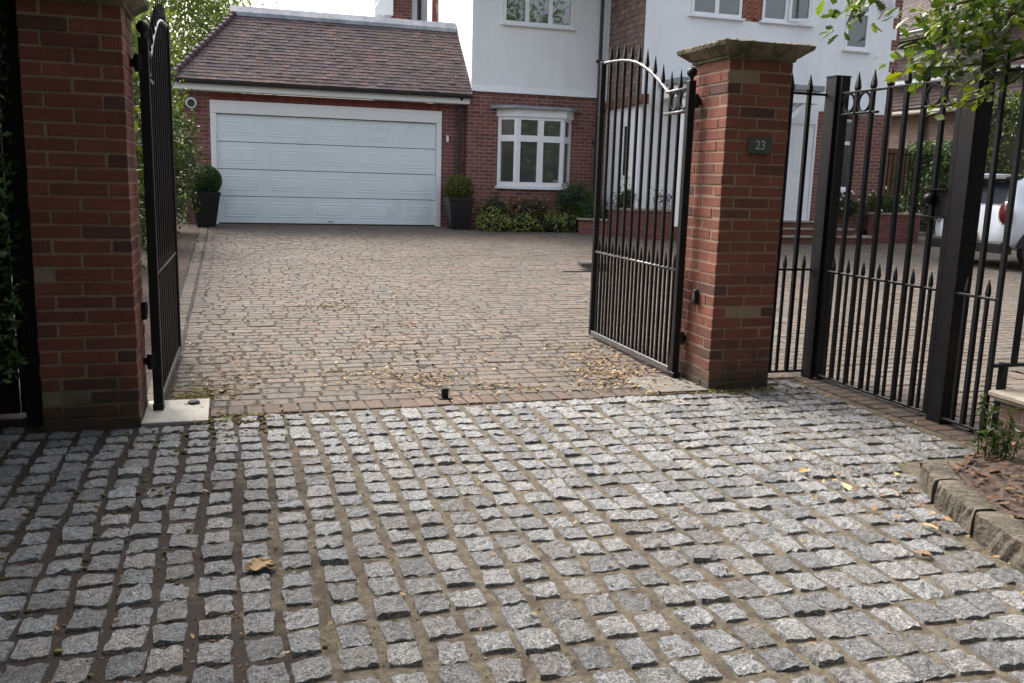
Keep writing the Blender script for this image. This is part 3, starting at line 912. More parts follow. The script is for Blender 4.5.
RPAL = [(1, 1, 1), (.85, .87, .95), (1.12, 1.02, .98), (.75, .8, .9), (.92, .9, .95), (1.22, 1.0, .92), (.78, .78, .88), (.62, .68, .8)]
TPAL = [(1, 1, 1), (.85, .85, .88), (1.15, 1.05, 1.0), (.95, .9, .9), (.75, .78, .82)]

# ------------------------------------------------------------------ garage
ga = thing('brick_garage', 'red brick double garage with a brown tiled hipped roof and a wide white door', 'garage', (2.0, 18.8, .36))
mb = MB(); wall_front(mb, -.80, 4.78, .1, 2.885, 18.8, .22, [(-.31, 4.27, .1, 2.735)])
mb.box(-.80, -.58, 19.02, 24, .1, 2.885)
mb.build('wall', M['garage_brick'], ga)
mb = MB(); x = -.33
while x < 4.29:                                       # soldier bricks over the door
    k = RNG.uniform(.7, 1.15); mb.box(x + .005, x + .0675, 18.794, 18.85, 2.741, 2.862, (k, k, k)); x += .0725
mb.build('soldier_course', M['soldier'], ga)
mb = MB(); mb.box(-.308, -.205, 18.775, 18.9, .33, 2.49, ch=.004); mb.box(4.165, 4.268, 18.775, 18.9, .33, 2.49, ch=.004)
mb.box(-.308, 4.268, 18.772, 18.9, 2.492, 2.733, ch=.004)
mb.build('door_frame', M['white_paint'], ga)
mb = MB(); d0, d1, z0, z1 = -.20, 4.16, .375, 2.485
ns = 4; sh = (z1 - z0) / ns
for r in range(ns):
    a = z0 + r * sh; mb.box(d0, d1, 18.835, 18.87, a + .006, a + sh - .006, ch=.005)
    pw = (d1 - d0) / 5
    for c in range(5):
        xa, xb = d0 + c * pw + .11, d0 + (c + 1) * pw - .11; za, zb = a + .12, a + sh - .12
        # sunk moulding with a raised field
        for (i0, i1, y0, y1) in ((0, .018, 18.8348, 18.829), (.018, .036, 18.829, 18.8345), ):
            A = [(xa + i0, za + i0), (xb - i0, za + i0), (xb - i0, zb - i0), (xa + i0, zb - i0)]
            B = [(xa + i1, za + i1), (xb - i1, za + i1), (xb - i1, zb - i1), (xa + i1, zb - i1)]
            v = [(p[0], y0, p[1]) for p in A] + [(p[0], y1, p[1]) for p in B]
            mb.add(v, [(k, (k + 1) % 4, 4 + (k + 1) % 4, 4 + k) for k in range(4)])
        mb.box(xa + .05, xb - .05, 18.829, 18.84, za + .05, zb - .05, ch=.004)
dr = mb.build('garage_door', M['garage_white'], ga)
mb = MB(); mb.box(d0, d1, 18.84, 18.872, .345, .374); mb.build('door_seal', M['gutter'], ga)
mb = MB(); mb.box(d0, d1, 18.873, 18.88, .34, 2.5); mb.build('door_backing', M['car_black'], ga)
mb = MB(); mb.box(1.9, 2.06, 18.815, 18.835, .44, .47, ch=.005) if False else mb.box(1.93, 2.03, 18.818, 18.835, .425, .447, ch=.004); mb.build('door_handle', M['chrome'], dr)
# eaves: fascia, soffit, gutter
mb = MB(); mb.box(-.98, 4.80, 18.55, 18.575, 2.895, 3.15); mb.box(-.98, 4.80, 18.575, 18.8, 2.888, 2.9)
mb.build('fascia', M['white_paint'], ga)
mb = MB()
pr = [(18.545 - .055 + .055 * math.cos(a), 3.05 + .055 * math.sin(a)) for a in [math.pi + k * math.pi / 8 for k in range(9)]]
mb.prism(pr, -1.0, 4.84, 'x'); mb.build('gutter', M['gutter'], ga)
# roof
E0, EZ, RY, RZ = 18.46, 3.07, 20.02, 4.56
sl = math.hypot(RY - E0, RZ - EZ); wv = (0, (RY - E0) / sl, (RZ - EZ) / sl); nv = (0, -(RZ - EZ) / sl, (RY - E0) / sl)
XL, XR, XT = -1.0, 4.84, .24
mb = MB()
mb.add([(XL, E0, EZ), (XR, E0, EZ), (XR, RY, RZ), (XT, RY, RZ), (XL, 26, EZ), (XT, 26, RZ), (XR, 26, RZ)],
       [(0, 1, 2, 3), (0, 3, 5, 4), (3, 2, 6, 5)])
mb.build('roof_deck', M['car_black'], ga)
mb = MB()
hip = lambda x, s: x > (XT - XL) * s / sl + .01
tiles_plane(mb, (XL, E0 - .0, EZ + .004), (1, 0, 0), wv, nv, XR - XL, sl, .098, .165, hip, RPAL)
sx = XT - XL; sl2 = math.hypot(sx, RZ - EZ)
tiles_plane(mb, (XL - .0, E0, EZ + .004), (0, 1, 0), (sx / sl2, 0, (RZ - EZ) / sl2), (-(RZ - EZ) / sl2, 0, sx / sl2), 7.5, sl2, .098, .165,
            lambda x, s: x > (RY - E0) * s / sl2 + .01, RPAL)
for i in range(18):                                   # bonnet hip tiles
    t = (i + .2) / 18; p = Vector((XL + sx * t, E0 + (RY - E0) * t, EZ + (RZ - EZ) * t)); d = Vector((sx, RY - E0, RZ - EZ)).normalized()
    k = RNG.uniform(.6, 1.1); mb.tube([p - d * .02 + Vector((0, 0, .022)), p + d * .13 + Vector((0, 0, .006))], [.075, .062], 8, (k * .8, k * .82, k * .9))
rf = mb.build('roof', M['tile'], ga)
mb = MB(); mb.prism([(RY - .10, RZ - .06), (RY - .085, RZ + .02), (RY + .03, RZ + .15), (RY + .25, RZ + .16), (RY + .25, RZ - .06)], XT - .12, XR - .005, 'x')
mb.box(XT - .1, XR - .006, RY + .25, 25.9, RZ + .0, RZ + .14)
mb.build('ridge_lead', M['lead'], rf)
mb = MB(); mb.tube([(4.63, 18.70, .36), (4.63, 18.70, 2.80), (4.63, 18.66, 2.92), (4.63, 18.50, 3.02)], .036, 10)
for z in (.7, 1.6, 2.5): mb.box(4.585, 4.675, 18.69, 18.8, z, z + .05)
mb.build('downpipe', M['gutter'], ga, smooth=False)
mb = MB(); mb.lathe((0, 0, 0), [(.035, 0), (.05, .03), (.085, .06), (.10, .10), (.095, .14)], 18)
lamp = mb.build('security_lamp', M['white_paint'], ga)
lamp.data.transform(Matrix.Translation(Vector((-.64, 18.79, 2.665)) - Vector(ORG[ga.name])) @ Matrix.Rotation(R(98), 4, 'X') @ Matrix.Translation(Vector(ORG[ga.name])))
mb = MB(); mb.lathe((0, 0, 0), [(.07, .138), (.072, .146), (.03, .152)], 18)
o = mb.build('lens', M['lens'], lamp); o.data.transform(Matrix.Translation(Vector((-.64, 18.79, 2.665)) - Vector(ORG[ga.name])) @ Matrix.Rotation(R(98), 4, 'X') @ Matrix.Translation(Vector(ORG[ga.name])))
mb = MB(); mb.box(-.64, -.59, 18.75, 18.8, 2.30, 2.44, ch=.004); mb.build('switch_box', M['concrete_dark'], ga)
mb = MB(); mb.box(4.37, 4.42, 18.765, 18.8, 2.12, 2.25, ch=.004); mb.build('key_switch', M['upvc'], ga)

# ------------------------------------------------------------------ house
ho = thing('white_house', 'white rendered house with red brick ground floor, bay window and tile-hung wing', 'house', (8, 18.65, .36))
FY = 18.65
mb = MB(); wall_front(mb, 4.782, 7.9, .1, 3.18, FY, .25, [(5.50, 7.05, 1.22, 2.68)]); mb.build('brick_wall', M['house_brick'], ho)
mb = MB(); wall_front(mb, 4.85, 7.9, 3.18, 6.6, FY - .018, .268, [(5.50, 7.045, 4.555, 5.75)])
mb.box(4.85, 5.10, FY + .25, 22.3, 2.9, 6.6); mb.prism([(FY - .018, 3.18), (FY - .05, 3.165), (FY - .05, 3.18), (FY - .03, 3.26), (FY - .018, 3.30)], 4.85, 7.9, 'x')
mb.build('rendered_wall', M['render'], ho)
# quoins at the rear corner, and the rear range
mb = MB()
for i in range(26):
    L = .34 if (i // 3) % 2 == 0 else .18
    for j in range(2 if L > .3 else 1):
        k = RNG.uniform(.7, 1.2); a = 22.24 - (j + 1) * .17; mb.box(4.835, 4.86, a - (.0 if j == 0 else 0), a + .162, 4.55 + i * .075, 4.55 + i * .075 + .066, (k, k, k))
mb.box(4.83, 5.08, 22.24, 22.5, 4.0, 6.6, (1, 1, 1))
mb.build('quoins', M['soldier'], ho)
mb = MB(); mb.box(4.842, 4.86, 21.86, 22.24, 4.55, 6.5); mb.build('quoin_mortar', M['mortar_house'], ho)
mb = MB(); mb.box(3.52, 4.83, 23.0, 23.2, 2.5, 6.6); mb.build('rear_wall', M['render'], ho)
mb = MB(); mb.box(3.90, 4.42, 22.93, 22.999, 2.5, 6.6); mb.build('rear_pier', M['house_brick'], ho)
mb = MB(); mb.tube([(4.60, 22.93, 2.5), (4.60, 22.93, 6.6)], .045, 8); mb.build('downpipe', M['gutter'], ho)
mb = MB(); mb.prism([(3.46, 5.34), (3.50, 5.42), (3.82, 5.85), (4.6, 6.6), (4.6, 6.4), (3.9, 5.7), (3.9, 5.2), (3.70, 5.2)], 22.6, 22.92, 'y'); mb.build('rear_eave', M['white_paint'], ho)
# upper window on the main face
window(ho, 'x', 5.505, 7.04, 4.56, 5.745, FY - .03, 3, .058, name='window', wts=[(.10, .13), (.41, .45), (.78, .80)])
# bay window
BZ0, BZ1 = 1.245, 2.675
bp = [(5.46, FY), (5.775, 18.30), (6.80, 18.30), (7.09, FY)]
fr = MB(); pn = MB(); rm = MB(); ct = MB()
def bay_face(p, q, n):
    p = np.array(p); q = np.array(q); L = np.linalg.norm(q - p); d = (q - p) / L; nn = np.array([d[1], -d[0]])
    def bx(mb, s0, s1, z0, z1, a=-.01, b=.06):
        c = [p + d * s0 + nn * -a, p + d * s1 + nn * -a, p + d * s1 - nn * b, p + d * s0 - nn * b]
        v = [(x[0], x[1], z) for z in (z0, z1) for x in c]
        mb.add(v, [(3, 2, 1, 0), (4, 5, 6, 7), (0, 1, 5, 4), (1, 2, 6, 5), (2, 3, 7, 6), (3, 0, 4, 7)])
    f_ = .055; tr = 2.235
    bx(fr, 0, L, BZ0, BZ0 + .09); bx(fr, 0, L, BZ1 - .06, BZ1)
    bx(fr, 0, f_ * 1.3, BZ0 + .09, BZ1 - .06, -.012, .058); bx(fr, L - f_ * 1.3, L, BZ0 + .09, BZ1 - .06, -.012, .058)
    for i in range(1, n): bx(fr, L * i / n - .065, L * i / n + .065, BZ0 + .09, BZ1 - .06, -.012, .058)
    for i in range(n): bx(fr, L * i / n + f_, L * (i + 1) / n - f_, tr - .065, tr + .065, -.014, .056)
    bx(pn, f_, L - f_, BZ0 + .06, BZ1 - .04, -.025 + .05, .029)
bay_face(bp[0], bp[1], 1); bay_face(bp[1], bp[2], 2); bay_face(bp[2], bp[3], 1)
bw = fr.build('bay_window', M['upvc'], ho, bevel=.004); pn.build('pane', M['glass'], bw)
rm.box(5.3, 7.3, 19.6, 19.62, 1.0, 2.9); rm.box(5.3, 7.3, 18.95, 19.6, 1.0, 1.02); rm.box(5.28, 5.3, 18.92, 19.6, 1.0, 2.9); rm.box(7.3, 7.32, 18.92, 19.6, 1.0, 2.9); rm.box(5.3, 7.3, 18.95, 19.6, 2.9, 2.92)
rm.build('room', M['dark_room'], bw)
v = []; f = []
for i in range(10): v += [(5.50 + i * .03, 18.72 - i * .012 + (.02 if i % 2 else -.02), 1.3), (5.50 + i * .03, 18.72 - i * .012 + (.02 if i % 2 else -.02), 2.6)]
f = [(2 * i, 2 * i + 2, 2 * i + 3, 2 * i + 1) for i in range(9)]
ct.add(v, f); ct.build('curtain', M['curtain'], bw)
mb = MB(); mb.box(6.38, 6.50, 18.50, 18.52, 1.35, 1.53); mb.build('window_card', M['plate'], bw)
mb = MB(); mb.prism([(5.40, FY + .02), (5.75, 18.24), (6.83, 18.24), (7.15, FY + .02)], BZ0 - .055, BZ0 - .002); mb.build('bay_sill', M['upvc'], bw)
mb = MB(); mb.prism([(5.42, FY), (5.745, 18.26), (6.84, 18.26), (7.15, FY)], BZ1 + .002, 2.835); mb.build('bay_fascia', M['white_paint'], bw)
mb = MB(); mb.prism([(5.27, FY - .002), (5.66, 18.17), (6.94, 18.17), (7.31, FY - .002)], 2.838, 2.875); mb.prism([(5.28, FY - .002), (5.70, 18.22), (6.90, 18.22), (7.30, FY - .002)], 2.877, 2.90)
mb.build('bay_roof', M['lead'], bw)
mb = MB(); mb.prism([(5.46, FY), (5.775, 18.31), (6.80, 18.31), (7.09, FY)], .30, BZ0 - .056); mb.build('bay_base', M['house_brick'], ho)
mb = MB(); mb.tube([(7.67, FY - .08, .36), (7.67, FY - .08, 6.6)], .036, 10)
for z in (.8, 2.2, 3.9, 5.4): mb.box(7.60, 7.74, FY - .10, FY - .0, z, z + .05)
mb.build('downpipe', M['gutter'], ho)

# wing
WX, WY, WR = 7.9, 16.9, 13.93
mb = MB()
wall_front(mb, WX, WR - .2, 3.0, 6.6, WY, .25, [(8.88, 10.025, 4.72, 5.75), (10.49, 11.66, 4.72, 5.75), (12.53, 13.13, 4.30, 5.75)])
wall_front(mb, WX, 12.05, .1, 3.0, WY, .25, [(10.95, 12.0, .70, 2.72)])
mb.box(WX, WX + .25, WY + .25, FY, .1, 2.93)
mb.build('wing_wall', M['render'], ho)
mb = MB(); wall_front(mb, 12.052, WR, .1, 2.998, WY, .25, [(12.30, 12.99, 1.36, 2.87)]); mb.box(WR - .199, WR, WY + .002, WY + .25, 3.0, 6.6); mb.box(WR - .25, WR, WY + .25, 22, .1, 6.6)
mb.build('wing_brick', M['house_brick'], ho)
for i in range(1, 16, 2):                             # toothed quoins: white blocks left between brick teeth
    mb = MB(); mb.box(WR - .2, WR - .09, WY - .006, WY + .002, 3.0 + i * .225, 3.0 + (i + 1) * .225); mb.build('quoin_block', M['render'], ho)
mb = MB(); mb.box(WX + .02, WX + .25, WY + .251, FY - .02, 3.1, 6.6); mb.box(WX - .009, WX - .001, WY + .004, FY - .02, 3.131, 6.6); mb.build('tile_backing', M['car_black'], ho)
mb = MB(); tiles_plane(mb, (WX - .012, FY - .02, 3.12), (0, -1, 0), (0, 0, 1), (-1, 0, 0), FY - WY - .02, 3.4, .112, .17, None, TPAL, .02)
mb.build('tile_hanging', M['tilehang'], ho)
mb = MB(); mb.prism([(7.79, 2.935), (7.80, 3.04), (7.885, 3.13), (8.0, 3.13), (8.0, 2.935)], WY - .14, FY - .02, 'y'); mb.build('timber_beam', M['beam'], ho)
mb = MB(); mb.box(7.80, 7.895, FY - .06, FY - .021, 2.95, 6.6); mb.build('corner_board', M['upvc'], ho)
# slit window
mb = MB(); mb.box(WX - .03, WX + .0, 17.26, 17.66, 1.49, 1.53); mb.box(WX - .028, WX, 17.30, 17.64, 2.53, 2.60); mb.box(WX - .015, WX, 17.30, 17.33, 1.53, 2.53); mb.box(WX - .015, WX, 17.61, 17.64, 1.53, 2.53)
sw = mb.build('slit_window', M['upvc'], ho)
mb = MB(); mb.box(WX - .008, WX - .002, 17.33, 17.61, 1.53, 2.53); mb.build('pane', M['car_glass'], sw)
window(ho, 'x', 8.885, 10.02, 4.725, 5.745, WY - .012, 2, .06, wts=[(.25, .45), (.75, .8)])
window(ho, 'x', 10.495, 11.655, 4.725, 5.745, WY - .012, 2, .06, wts=[(.05, .4), (.55, .62)])
wn = window(ho, 'x', 12.535, 13.125, 4.305, 5.745, WY - .012, 1, .065, transom=5.05, wts=[(.3, .7)])
window(ho, 'x', 12.305, 12.985, 1.365, 2.865, WY - .012, 1, .06, transom=2.36, curtain=False)
mb = MB(); mb.box(12.2, 13.1, WY - .20, WY - .002, 2.94, 3.05); mb.build('window_canopy', M['lead'], ho)
mb = MB()
y0 = WY - .012
def hb(cx, cz, ang):
    L, w_ = .21, .062; ca, sa = math.cos(ang), math.sin(ang); k = RNG.uniform(.75, 1.15)
    c = [(-L / 2, -w_ / 2), (L / 2, -w_ / 2), (L / 2, w_ / 2), (-L / 2, w_ / 2)]
    P = [(cx + a * ca - b * sa, cz + a * sa + b * ca) for a, b in c]
    if min(p[0] for p in P) < 10.03 or max(p[0] for p in P) > 10.488 or min(p[1] for p in P) < 4.69 or max(p[1] for p in P) > 5.75: 
        P = [(min(max(a, 10.03), 10.488), min(max(b, 4.69), 5.75)) for a, b in P]
        if max(p[0] for p in P) - min(p[0] for p in P) < .02 or max(p[1] for p in P) - min(p[1] for p in P) < .02: return
    mb.add([(a, y0, b) for a, b in P] + [(a, WY, b) for a, b in P], [(0, 1, 2, 3), (0, 4, 5, 1), (1, 5, 6, 2), (2, 6, 7, 3), (3, 7, 4, 0)], (k, k, k))
st = .072 * math.sqrt(2)
for c in range(-1, 5):
    for r in range(-3, 14):
        xx = 10.03 + .076 + c * .152
        hb(xx, 4.69 + r * st + (0), R(45) if c % 2 == 0 else R(-45))
hbp = mb.build('herringbone_panel', M['herring'], ho)
mb = MB(); mb.box(10.03, 10.488, WY - .006, WY - .001, 4.69, 5.75); mb.build('panel_mortar', M['mortar_house'], ho)
mb = MB(); mb.box(8.80, 11.75, WY - .06, WY - .0, 4.63, 4.678); mb.build('sill_course', M['upvc'], ho) if False else None
# open casement leaf on the right-hand wing window
mb = MB()
for (a, b, c, d) in ((0, .5, 0, .055), (0, .5, .93, .985), (0, .055, .055, .93), (.445, .5, .055, .93)):
    mb.box(a, b, -.02, .02, c, d, ch=.004)
leafw = mb.build('open_casement', M['upvc'], ho)
leafw.data.transform(Matrix.Translation(Vector((11.10, WY - .05, 4.745))) @ Matrix.Rotation(R(-28), 4, 'Z') @ Matrix.Translation(Vector(ORG[ho.name])))
leafw.data.transform(Matrix.Translation(-Vector(ORG[ho.name])))
mb = MB(); mb.lathe((0, 0, 0), [(.02, 0), (.17, .0), (.18, .05), (.14, .09), (.05, .11)], 20)
ab = mb.build('alarm_box', M['pink_box'], ho)
ab.data.transform(Matrix.Translation(Vector((13.48, WY - .001, 5.24)) - Vector(ORG[ho.name])) @ Matrix.Rotation(R(90), 4, 'X') @ Matrix.Translation(Vector(ORG[ho.name])))
# porch
mb = MB(); mb.box(8.25, 11.46, 15.92, WY - .002, 3.29, 3.40, ch=.01); mb.build('porch_roof', M['lead'], ho)
mb = MB(); mb.box(8.32, 11.40, 15.99, WY - .002, 3.05, 3.288, ch=.006)
for x in (8.40, 10.36): mb.box(x, x + .13, 16.03, 16.16, .56, 3.05, ch=.006)
for (xa, xb) in ((10.49, 11.05), (8.53, 9.1)):
    mb.prism([(xa, 2.40), (xa, 2.52), (xb, 3.049), (xb + .12, 3.049)], 16.05, 16.14, 'y')
mb.build('porch_frame', M['white_paint'], ho)
mb = MB(); mb.box(10.952, 11.998, WY + .03, WY + .08, .705, 2.718, ch=.004)
for c in range(2):
    for (za, zb) in ((.85, 1.55), (1.7, 2.55)): mb.box(11.06 + c * .46, 11.43 + c * .46, WY + .022, WY + .04, za, zb, ch=.008)
fd = mb.build('front_door', M['white_paint'], ho)
mb = MB(); mb.sphere((11.06, WY - .01, 1.65), .035); mb.build('handle', M['chrome'], fd, smooth=True)
mb = MB()
zc = 3.04
i = 0
while zc > .66:                                       # rain chain
    mb.ring((10.62, 16.02, zc), .014, .005, 'x' if i % 2 else 'y', 10, 5); zc -= .024; i += 1
mb.build('rain_chain', M['black_metal'], ho)
# main roof (out of frame above, shades and closes the house)
mb = MB()
mb.add([(4.5, 16.4, 6.62), (14.3, 16.4, 6.62), (14.3, 26, 6.62), (4.5, 26, 6.62), (7.5, 20.5, 9.5), (11.5, 20.5, 9.5)], [(0, 1, 5, 4), (1, 2, 5), (2, 3, 4, 5), (3, 0, 4), (3, 2, 1, 0)])
mb.build('roof', M['tile'], ho)

# steps and planters
sp = thing('front_steps', 'brick entrance steps with stone treads below the white porch', 'steps', (11.4, 16.3, .26))
for (y0, z, xr_) in ((15.95, .40, 13.3), (16.25, .545, 13.0), (16.55, .685, 12.6)):
    mb = MB(); mb.prism([(9.95, WY - .005), (9.95, y0 + .03), (xr_ - .5, y0 + .03), (xr_ - .2, y0 + .12), (xr_ - .03, y0 + .34), (xr_, y0 + .5 if y0 + .5 < WY - .01 else WY - .01), (xr_, WY - .005)], .1 if z == .40 else z - .145, z - .03)
    mb.build('riser', M['step_tile'], sp)
    mb = MB(); mb.prism([(9.93, WY - .006), (9.93, y0), (xr_ - .48, y0), (xr_ - .18, y0 + .10), (xr_, y0 + .33), (xr_ + .03, y0 + .5 if y0 + .5 < WY - .01 else WY - .01), (xr_ + .03, WY - .006)], z - .03, z)
    mb.build('tread', M['coping'], sp)
mb = MB(); mb.sphere((10.78, 16.3, .59), (.10, .09, .06), 12, 8, jit=.06)
tag(mb.build('door_stone', M['concrete'], smooth=True), 'pale rounded stone lying on the top step by the porch post', 'stone')

def wallseg(mb, a, b, th, z0, z1):
    a = np.array(a); b = np.array(b); d = (b - a) / np.linalg.norm(b - a); n = np.array([-d[1], d[0]])
    c = [a, b, b + n * th, a + n * th]
    mb.prism([tuple(q) for q in c], z0, z1)
pl = thing('brick_planter', 'long raised brick planter with pale coping behind the right-hand open gate', 'planter', (8.4, 16.6, .27))
mb = MB(); wallseg(mb, (7.42, 17.10), (8.78, 16.31), .2, .05, .835); wallseg(mb, (8.785, 16.307), (9.92, 16.0), .2, .05, .835); wallseg(mb, (6.95, 17.60), (7.40, 17.12), .2, .05, .60); mb.build('wall', M['planter_brick'], pl)
mb = MB(); wallseg(mb, (7.38, 17.095), (8.775, 16.285), .26, .836, .876); wallseg(mb, (8.78, 16.282), (9.92, 15.975), .26, .836, .876); wallseg(mb, (6.90, 17.60), (7.37, 17.10), .26, .601, .635); mb.build('coping', M['coping'], pl)
mb = MB(); mb.prism([(7.6, 17.2), (8.86, 16.5), (9.9, 16.25), (9.9, 16.88), (7.88, 16.88), (7.6, 17.6)], .5, .80); mb.build('soil', M['soil'], pl)
pr2 = thing('brick_planter', 'raised brick planter full of white flowers at the right corner of the house', 'planter', (14.0, 16.5, .27))
mb = MB(); mb.box(13.35, 14.55, 16.40, 16.6, .05, .86); mb.box(14.35, 14.55, 16.602, 17.6, .05, .86); mb.build('wall', M['planter_brick'], pr2)
mb = MB(); mb.box(13.32, 14.58, 16.37, 16.63, .861, .90); mb.box(14.32, 14.58, 16.632, 17.6, .861, .90); mb.build('coping', M['coping'], pr2)
mb = MB(); mb.box(13.36, 14.34, 16.61, 16.88, .5, .83); mb.build('soil', M['soil'], pr2)

# ------------------------------------------------------------------ plants by the house
def shrub(name, label, cat, c, r, n, size, mat, cols=None, core=True, aspect=.5, shell=.55, group=None, cr=.06, per=14, stem=True):
    t = thing(name, label, cat, (c[0], c[1], zg(c[1])), group)
    if core:
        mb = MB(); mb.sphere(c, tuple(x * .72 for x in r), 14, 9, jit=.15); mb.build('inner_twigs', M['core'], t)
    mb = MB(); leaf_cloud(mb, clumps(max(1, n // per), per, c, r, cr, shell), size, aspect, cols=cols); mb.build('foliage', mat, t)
    return t

def topiary(x, y, label, cols, pz, bc):
    t = thing('potted_topiary', label, 'potted plant', (x, y, pz), 'clipped balls in tall dark planters beside the garage door')
    mb = MB(); v = []
    for (h, z) in ((.165, pz), (.262, pz + .60), (.275, pz + .605), (.275, pz + .65), (.24, pz + .65), (.235, pz + .60)):
        v += [(x - h, y - h, z), (x + h, y - h, z), (x + h, y + h, z), (x - h, y + h, z)]
    f = [(3, 2, 1, 0)] + [(i * 4 + k, i * 4 + (k + 1) % 4, i * 4 + 4 + (k + 1) % 4, i * 4 + 4 + k) for i in range(5) for k in range(4)] + [(20, 21, 22, 23)]
    mb.add(v, f); mb.build('pot', M['pot'], t)
    mb = MB(); mb.sphere((x, y, bc), (.275, .275, .27), 16, 11, jit=.03); mb.tube([(x, y, pz + .55), (x, y, bc - .2)], .025, 8); mb.build('inner_twigs', M['core'], t)
    mb = MB(); leaf_cloud(mb, blob_pts(3600, (x, y, bc), (.305, .305, .30), .9), .035, .55, cols=cols); mb.build('foliage', M['leaf_dense'], t)
topiary(-.42, 18.3, 'clipped green box ball in a tall dark planter left of the garage door', [(1.1, 1.15, .8), (.9, 1, .8), (1.3, 1.3, .8)], zg(18.3), 1.20)
topiary(4.55, 18.33, 'olive-brown clipped ball in a tall dark planter between garage door and downpipe', [(2.9, 1.55, .8), (2.2, 1.3, .7), (3.4, 1.8, .9)], zg(18.3), 1.16)

VC = [(1, 1, 1), (.7, .82, .6), (1.25, 1.2, 1.1), (.85, .95, .7)]
xs_ = [(5.22, .36, .25), (5.82, .40, .27), (6.42, .40, .26), (7.02, .38, .26)]
labs = ['yellow-green variegated low shrub nearest the olive topiary planter', 'yellow-green variegated low shrub under the left half of the bay window',
        'yellow-green variegated low shrub under the right half of the bay window', 'yellow-green variegated low shrub beside the low end of the brick planter']
for (x, rx, rz), l in zip(xs_, labs):
    shrub('variegated_shrub', l, 'shrub', (x, 18.0, zg(18.0) + .17), (rx, .30, rz), 950, .052, M['leaf_yellow'], VC, True, .5, .6, 'variegated shrubs edging the bed under the bay window')
shrub('rounded_shrub', 'dark rounded evergreen shrub right of the bay window', 'shrub', (7.08, 18.1, 1.02), (.52, .35, .36), 2400, .04, M['leaf_dense'], [(.8, .9, .9), (1.1, 1.1, .9)])
shrub('red_shrub', 'loose shrub with reddish leaves in front of the bay window', 'shrub', (6.05, 18.08, .80), (.52, .25, .25), 1000, .055, M['leaf_red'], [(1, 1, 1), (1.5, .55, .5), (.7, 1.2, .7)], True)
shrub('leafy_shrub', 'mid green leafy shrub left of the reddish shrub', 'shrub', (5.3, 18.2, .74), (.36, .25, .27), 800, .055, M['leaf'], [(1, 1, 1), (.8, .9, .8)], True)
shrub('leafy_shrub', 'bright green shrub between the rounded evergreen and the open gate', 'shrub', (7.35, 17.75, .70), (.42, .28, .30), 1100, .055, M['leaf'], [(1, 1.2, .9), (.7, .9, .7)], True)
shrub('leafy_shrub', 'dark green shrub at the left end of the raised planter', 'shrub', (7.85, 17.1, 1.0), (.36, .16, .30), 700, .055, M['leaf_dense'], [(1.2, 1.3, 1), (1, 1, 1)], True)
shrub('rose_bush', 'sparse dark-leaved bush in the middle of the raised planter', 'bush', (8.42, 16.62, 1.03), (.34, .12, .24), 150, .055, M['leaf_red'], [(.5, .5, .5), (.8, .8, .7)], False, .6, .2)
shrub('leafy_shrub', 'upright green shrub in the raised planter next to the numbered pillar', 'shrub', (9.15, 16.45, 1.05), (.42, .14, .34), 700, .06, M['leaf'], [(1, 1.1, .9), (.8, .9, .7)], False, .4, .2)
fb = shrub('flowering_plant', 'green clump with white daisy-like flowers in the right-hand planter', 'plant', (13.75, 16.64, 1.06), (.52, .14, .26), 1100, .075, M['leaf'], [(1.2, 1.15, 1), (.9, 1, .8), (1.5, 1.4, 1)], True, .28)
mb = MB()
for k in range(34):
    p = blob_pts(1, (13.70, 16.60, 1.16), (.55, .16, .32), .8)[0]
    if p[2] < .95: continue
    mb = MB()
    for q in range(3): mb.sphere(p + RNG.normal(size=3) * .006, .017, 7, 5, jit=.3)
    mb.build('flower', M['petal'], fb)
fb2 = shrub('flowering_plant', 'low green clump with a few white flowers below the ground floor window', 'plant', (12.75, 16.62, .98), (.42, .13, .26), 800, .07, M['leaf'], [(1.1, 1.15, 1), (.9, 1, .8)], True, .28)
mb = MB()
for k in range(16):
    p = blob_pts(1, (12.8, 16.58, 1.1), (.42, .15, .25), .8)[0]
    mb = MB()
    for q in range(3): mb.sphere(p + RNG.normal(size=3) * .006, .016, 7, 5, jit=.3)
    mb.build('flower', M['petal'], fb2)

# ------------------------------------------------------------------ left boundary
dp = thing('timber_fence', 'dark stained timber fence panel between the left pillar and the hedge', 'fence', (-1.1, 5.45, 0))
mb = MB()
for i in range(9): mb.box(-1.01 - (i + 1) * .14, -1.016 - i * .14, 5.50 + (.0 if i % 2 else .012), 5.53 + (.0 if i % 2 else .012), .02, 2.22)
mb.build('boards', M['dark_timber'], dp)
mb = MB(); mb.box(-1.10, -.995, 5.38, 5.49, -.1, 2.3); mb.build('post', M['dark_timber'], dp)
hd = thing('dark_hedge', 'tall dark evergreen hedge at the left edge, in deep shade', 'hedge', (-2.2, 5, 0))
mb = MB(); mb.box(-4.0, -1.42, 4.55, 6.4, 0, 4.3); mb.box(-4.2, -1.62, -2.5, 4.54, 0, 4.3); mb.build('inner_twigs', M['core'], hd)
mb = MB()
def hp(n, a, b, c, size):
    P = np.stack([RNG.uniform(*a, n), RNG.uniform(*b, n), RNG.uniform(*c, n)], 1); leaf_cloud(mb, P, size, .5)
hp(6500, (-1.52, -1.18), (4.4, 6.4), (.2, 4.5), .07); hp(6000, (-3.9, -1.2), (4.35, 4.6), (.1, 4.5), .075)
leaf_cloud(mb, np.stack([RNG.uniform(-1.5, -1.055, 5200), RNG.uniform(4.95, 5.4, 5200), RNG.uniform(.3, 4.5, 5200)], 1), .05, .5, cols=[(1.2, 1.2, 1.1), (.8, .8, .75), (1.6, 1.65, 1.6)])  # front leaves tinted brighter, so the colour makes them look lit
hp(7000, (-1.72, -1.34), (-2.5, 4.4), (.05, 4.4), .085); hp(3500, (-4, -1.2), (-2.5, 6.4), (4.2, 4.7), .10)
